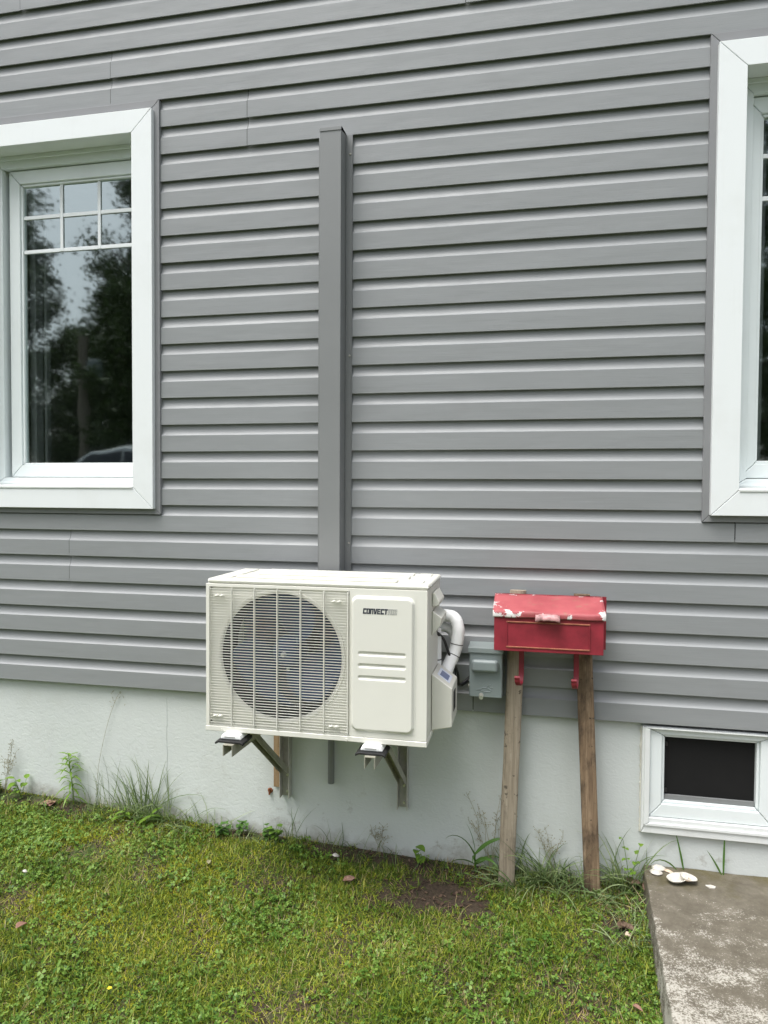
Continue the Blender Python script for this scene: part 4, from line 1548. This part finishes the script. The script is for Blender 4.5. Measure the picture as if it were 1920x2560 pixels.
def leafy(name, label, x, y, stems, mat, leaf_l, leaf_w, n, h, seed, cat='weed', group=None, pointy=1.0, el=.5):
    r_ = random.Random(seed)
    z = gz(x, y)
    t = thing(name, label, cat, (x, y, z), group)
    k = 0
    for s_ in range(stems):
        lx, ly = r_.uniform(-.35, .35), r_.uniform(-.3, .1)
        hh = h * r_.uniform(.7, 1.1)
        pts = [(x + lx * hh * (i / 5) ** 1.3, min(.02, y + ly * hh * (i / 5)), z - .006 + hh * i / 5) for i in range(6)]
        MB().tube(pts, [.0018 - .0002 * i for i in range(6)], 6).build('stem', mat, t)
        for i in range(n):
            f = .35 + .65 * (i + 1) / n
            j = min(5, int(f * 5))
            mb = MB()
            az = r_.uniform(0, 2 * PI) if i % 2 else -PI / 2 + r_.uniform(-1.2, 1.2)
            leafmesh(mb, pts[j], az, el + r_.uniform(-.25, .25), leaf_l * r_.uniform(.7, 1.2), leaf_w * r_.uniform(.8, 1.15), .9, .2, pointy)
            mb.build('leaf', mat, t, angle=80, recalc=False)
    return t
leafy('seedling', 'bright green seedling with broad oval leaves in front of the bare soil', -.425, -.02, 2, G['herb'], .052, .032, 3, .075, 3)
leafy('weed', 'yellow green leafy weed at the far left end of the foundation', -2.262, -.010, 3, G['herb'], .048, .026, 4, .10, 4)
leafy('weed', 'leafy sprig climbing beside the slab corner grass', .372, -.02, 2, G['herb'], .024, .019, 7, .20, 6)
leafy('weed', 'dark leafy clump at the left picture edge by the wall', -2.40, -.02, 4, G['corn'], .045, .022, 5, .08, 8)
leafy('weed', 'toothed yellow green leaves under the tallest grass fan', -1.60, -.055, 3, G['herb'], .060, .020, 4, .055, 9, el=.35)
leafy('weed', 'pair of yellow green fronds left of the tallest grass fan', -1.715, -.05, 2, G['herb'], .055, .016, 4, .05, 10, el=.35)
for i, (x, y, lab) in enumerate(((-1.265, -.035, 'round leaved clump by the wall just left of the fan end bracket'), (-1.190, -.01, 'taller round leaved clump under the unit left of the plywood strip'), (-1.075, -.012, 'round leaved clump directly below the plywood strip'), (-1.03, -.03, 'pale round leaved clump below the fan end bracket'))):
    leafy('clover_clump', lab, x, y, 4, G['clover' if i == 3 else 'corn'], .030, .028, 4, .060, 20 + i, 'weed', 'round leaved weeds below the unit', .8)
def corn():
    x, y = -.205, -.012
    z = gz(x, y)
    t = thing('weed', 'broad bladed weed arching left of the greyer mailbox plank', 'weed', (x, y, z))
    r_ = random.Random(2)
    MB().tube([(x, y, z - .01), (x - .006, y, z + .05), (x - .01, y, z + .085)], [.004, .0035, .002], 8).build('stem', G['corn'], t)
    for az, el, ln, dr, zz in ((PI * .98, 1.15, .16, 1.9, .06), (.1, .85, .17, 1.15, .07), (PI * .85, 1.35, .11, .5, .085), (-PI / 2, .9, .12, 1.5, .05), (.4, .5, .12, 1.0, .03), (PI * 1.1, .5, .12, 1.3, .03), (-.6, .7, .13, 1.4, .04)):
        mb = MB()
        ribbon(mb, (x - .006, y, z + zz), az, el, ln, .017, dr, 9, .3, roll=.7)
        mb.build('leaf', G['corn'], t, angle=80, recalc=False)
corn()
def seedheads(label, x, y, n, h, seed, spread=.10):
    r_ = random.Random(seed)
    mb = MB()
    z = gz(x, y)
    for _ in range(n):
        a = r_.uniform(-spread, spread)
        hh = h * r_.uniform(.6, 1.05)
        pts = [(x + r_.gauss(0, .004) + a * (i / 6) ** 1.4, min(.02, y + .012 * (i / 6)), z + hh * i / 6) for i in range(7)]
        mb.tube(pts, .0008, 4)
        for i in range(13):
            f = r_.uniform(.5, 1)
            j = min(5, int(f * 6))
            p = Vector(pts[j]).lerp(Vector(pts[j + 1]), f * 6 - j)
            q = p + Vector((r_.uniform(-.02, .02), r_.uniform(-.012, .004), r_.uniform(0, .018)))
            q.y = min(q.y, .021)
            mb.tube([p, q], .0005, 3, False)
            mb.tube([q - Vector((0, 0, .0016)), q + Vector((0, 0, .0016))], .0016, 5)
    o = mb.build('seed_stalks', G['seed'], None, recalc=False)
    tag(o, label, 'weed', 'dry seed stalks against the foundation')
seedheads('tan dry seed stalks just left of the greyer mailbox plank', -.150, -.004, 9, .30, 3)
seedheads('faint dry seed stalks between the two mailbox planks', .085, .0, 5, .22, 4, .06)
seedheads('small dry seed stalks under the bracket at the panel end', -.60, -.003, 5, .12, 5, .05)
seedheads('dry flower stalks at the far left end of the foundation', -2.355, -.003, 6, .24, 6, .06)
# a wiry stem in front of the stucco near the seam
mb = MB()
mb.tube(smooth_path([(-1.90, .015, -.50), (-1.885, .018, -.35), (-1.845, .020, -.18), (-1.80, .020, -.06), (-1.775, .020, -.03)], 6), .0008, 5)
for i in range(14):
    p = Vector((-1.79 + rnd.uniform(-.035, .03), .020, -.05 + rnd.uniform(-.05, .03)))
    mb.tube([p, p + Vector((rnd.uniform(-.012, .012), 0, rnd.uniform(0, .012)))], .0011, 4)
tag(mb.build('seed_stalks', G['seed'], None, recalc=False), 'one tall wiry dry stalk reaching almost to the siding', 'weed', 'dry seed stalks against the foundation')

# fallen leaves and straws one can point at
def dead_leaf(label, x, y, ln, wd, az, mat, n=1, lift=.02, nm='dead_leaf', group=None):
    mb = MB()
    z = gz(x, y) + lift
    for i in range(n):
        leafmesh(mb, (x + i * ln * .55, y - i * .004, z + i * .002), az + i * .9, .15, ln, wd, .35, .55)
    o = mb.build(nm, mat, None, angle=80, recalc=False)
    sd = o.modifiers.new('thickness', 'SOLIDIFY')
    sd.thickness = .0005
    tag(o, label, 'leaf', group)
dead_leaf('pair of curled pinkish brown leaves below the drain pipe', -.695, -.215, .042, .034, .3, G['brown'], 2)
dead_leaf('pinkish curled dry leaf low at the left side of the lawn', -1.645, -.800, .040, .028, 1.2, G['brown'], 1, .028)
dead_leaf('pale silvery leaf upside down in the middle of the lawn', -1.214, -.280, .034, .017, 2.0, G['seed'], 1, .028)
dead_leaf('flat pinkish leaves on bare ground by the wall at far left', -2.145, -.045, .055, .040, .1, G['brown'], 3, .006)
dead_leaf('crumpled brown leaves in the gap beside the slab', .302, -.275, .045, .030, .8, G['dead'], 3, .014)
dead_leaf('dark dry leaves caught behind the slab corner grass', .385, -.03, .045, .030, 2.4, G['dead'], 3, .03)
dead_leaf('small brown leaf at the foot of the slab in the near grass', .30, -.64, .034, .016, -.6, G['brown'], 1, .026)
dead_leaf('single long green leaf lying on the lawn below the mailbox', -.011, -.430, .045, .014, .15, G['corn'], 1, .028)
mb = MB()
x, y = -1.208, -.949
z = gz(x, y)
t = thing('yellow_flower', 'tiny yellow flower in the grass near the front of the lawn', 'flower', (x, y, z))
MB().tube([(x, y, z), (x + .002, y, z + .034)], .0009, 5).build('stem', G['clover'], t)
for i in range(5):
    mb = MB()
    leafmesh(mb, (x + .002, y, z + .034), i * 2 * PI / 5, .5, .0085, .0075, .5, .2, .7)
    mb.build('petal', M['yellow'], t, angle=80, recalc=False)

# ------------------------------------------------------------------ what stands behind the camera (seen in the panes)
def tree_parts(seed, H_, n_leaf, spread, base):
    r_ = random.Random(seed)
    nr = np.random.RandomState(seed)
    mb = MB()
    mb.tube([(0, 0, -.2), (.05, 0, H_ * .3), (-.08, .05, H_ * .6), (.0, 0, H_ * .92)], [.17, .14, .09, .02], 10)
    centers = []
    for i in range(40):
        h = H_ * (base + (1 - base) * (i / 39) ** .9)
        a = i * 2.4 + r_.uniform(-.4, .4)
        ln = spread * (1.05 - .7 * (i / 39)) * r_.uniform(.6, 1.1)
        p0 = Vector((0, 0, h * .86))
        p1 = Vector((math.cos(a) * ln, math.sin(a) * ln, h + r_.uniform(-.1, .5)))
        mid = p0.lerp(p1, .5) + Vector((0, 0, .15))
        mb.tube([p0, mid, p1], [.05, .03, .008], 6)
        for f in (.4, .6, .8, 1.0):
            centers.append((p0.lerp(p1, f) + Vector((r_.gauss(0, .12), r_.gauss(0, .12), r_.gauss(0, .12))), .20 + .22 * r_.random()))
    c = np.array([list(q[0]) for q in centers])
    s_ = np.array([q[1] for q in centers])
    idx = nr.randint(0, len(c), n_leaf)
    P = c[idx] + nr.normal(0, 1, (n_leaf, 3)) * (s_[idx] * np.array(1.0))[:, None] * np.array([.75, .75, .5])
    L_ = nr.uniform(.06, .13, n_leaf)
    d = nr.normal(0, 1, (n_leaf, 3))
    d /= np.linalg.norm(d, axis=1)[:, None]
    e = np.cross(d, nr.normal(0, 1, (n_leaf, 3)))
    e /= np.linalg.norm(e, axis=1)[:, None]
    V = np.stack([P, P + d * L_[:, None] * .5 + e * L_[:, None] * .34, P + d * L_[:, None], P + d * L_[:, None] * .5 - e * L_[:, None] * .34], 1).reshape(-1, 3)
    F = np.arange(n_leaf * 4).reshape(-1, 4)
    return mb, V, F
def tree(seed, H_, n, spread, base, spots, lab):
    mb, V, F = tree_parts(seed, H_, n, spread, base)
    t = thing('tree', lab[0], 'tree', (0, 0, 0), 'leafy trees across the yard')
    tr = mb.build('trunk', M['bark'], t)
    cr = np_mesh('crown', V, [F], G['tree'], t)
    first = True
    for (x, y, s_, rz), lb in zip(spots, lab):
        if first:
            r_, first = t, False
        else:
            r_ = t.copy()
            COL.objects.link(r_)
            for ch in (tr, cr):
                c = ch.copy()
                c.parent = r_
                COL.objects.link(c)
        r_['label'] = lb
        r_.location = (x, y, gz(x, y))
        r_.rotation_euler = (0, 0, rz)
        r_.scale = (s_, s_, s_)
tree(3, 8.2, 42000, 2.1, .22, [(-13.9, -13.5, 1.02, .3), (-9.2, -13.8, 1.12, 2.1), (3.4, -13.0, 1.15, 1.2), (-17.5, -16, 1.0, 4.0)],
     ['tall leafy tree mirrored at the left side of the left window pane', 'tall leafy tree mirrored at the right side of the left window pane', 'tall leafy tree mirrored in the right window pane', 'leafy tree mirrored at the far left window edge behind the nearer one'])
tree(8, 6.0, 42000, 2.4, .12, [(-11.9, -17.0, 1.22, 0), (-15.2, -19.5, 1.05, 1.5), (-8.3, -19.5, 1.0, 3.0), (-4.0, -20, 1.1, 2.2), (7.5, -17.5, 1.3, .6), (1.5, -18.5, 1.25, 5.0)],
     ['rounded bushy tree mirrored in the middle of the left pane behind the pole', 'rounded bushy tree mirrored low at the left of the left pane', 'rounded bushy tree mirrored low at the right of the left pane', 'bushy tree further along the row toward the mailbox side', 'bushy tree mirrored at the outer edge of the right pane', 'bushy tree mirrored behind the tall one in the right pane'])
pole = thing('utility_pole', 'grey wooden utility pole with a transformer can, mirrored in the left window', 'pole', (-10.42, -12.0, gz(-10.42, -12)))
b0 = gz(-10.42, -12)
MB().tube([(-10.42, -12, b0 - .3), (-10.42, -12, b0 + 4.3)], [.15, .11], 14).build('shaft', M['pole'], pole)
MB().tube([(-10.12, -12.0, 3.45), (-10.12, -12.0, 3.5), (-10.12, -12.0, 3.85), (-10.12, -12.0, 3.9)], [.12, .15, .15, .11], 16).build('transformer', M['disc'], pole)
MB().box(-10.32, -10.25, -12.04, -11.96, 3.55, 3.75).build('bracket', M['steel'], pole)

def car():
    cx, cy = -6.75, -8.3
    z0 = gz(cx, cy)
    t = thing('parked_car', 'silver car parked on the drive across the yard, mirrored low in the left pane', 'car', (cx, cy, z0))
    L_, W_ = 4.4, 1.75
    # lengthwise profile (x along the car), lofted across the width
    prof = [(-2.2, .35), (-2.2, .72), (-1.95, .86), (-1.15, .95), (-.45, 1.42), (.15, 1.52), (.95, 1.50), (1.75, 1.08), (2.15, 1.00), (2.2, .70), (2.2, .35)]
    ks = [(-1, .0), (-.93, .12), (-.6, .03), (0, 0), (.6, .03), (.93, .12), (1, .0)]
    vs, fs = [], []
    for u, dz in ks:
        for (x, z) in prof:
            tum = 1 - .16 * max(0, z - .9) / .6
            vs.append((cx + x, cy + u * W_ / 2 * tum, z0 + z * 1.0 - (abs(u) > .9) * max(0, z - .95) * .12))
    n = len(prof)
    for k in range(len(ks) - 1):
        for i in range(n):
            fs.append((k * n + i, k * n + (i + 1) % n, (k + 1) * n + (i + 1) % n, (k + 1) * n + i))
    fs += [tuple(range(n)), tuple(range((len(ks) - 1) * n, len(ks) * n))[::-1]]
    MB().add(vs, fs).build('body', M['carpaint'], t, bevel=.03)
    for s_ in (-1, 1):
        for q in ([(-.98, 1.0), (-.42, 1.36), (.10, 1.44), (.10, 1.0)], [(.16, 1.0), (.16, 1.44), (.88, 1.42), (1.48, 1.08), (1.40, 1.0)]):
            vs = []
            for yo in (-.004, .006):
                for (x, z) in q:
                    tum = 1 - .16 * max(0, z - .9) / .6
                    vs.append((cx + x, cy + s_ * (W_ / 2 * tum + .006 + yo), z0 + z - max(0, z - .95) * .12))
            n_ = len(q)
            MB().add(vs, [tuple(range(n_)), tuple(range(n_, 2 * n_))[::-1]] + [(i, (i + 1) % n_, n_ + (i + 1) % n_, n_ + i) for i in range(n_)]).build('side_window', M['carglass'], t, smooth=False)
        for x in (-1.35, 1.35):
            y = cy + s_ * (W_ / 2 - .10)
            wl = MB().tube([(cx + x, y - .10, z0 + .32), (cx + x, y + .10, z0 + .32)], .32, 22).build('wheel', M['tyre'], t, bevel=.02)
            MB().tube([(cx + x, y + s_ * .101, z0 + .32), (cx + x, y + s_ * .112, z0 + .32)], .20, 16).build('rim', M['bright'], wl)
        MB().box(cx - 2.215, cx - 2.15, cy + s_ * .62 - .14, cy + s_ * .62 + .14, z0 + .62, z0 + .74).build('headlight', M['bright'], t, bevel=.01)
        MB().box(cx + 2.15, cx + 2.215, cy + s_ * .62 - .14, cy + s_ * .62 + .14, z0 + .74, z0 + .86).build('tail_light', M['red'], t, bevel=.01)
car()
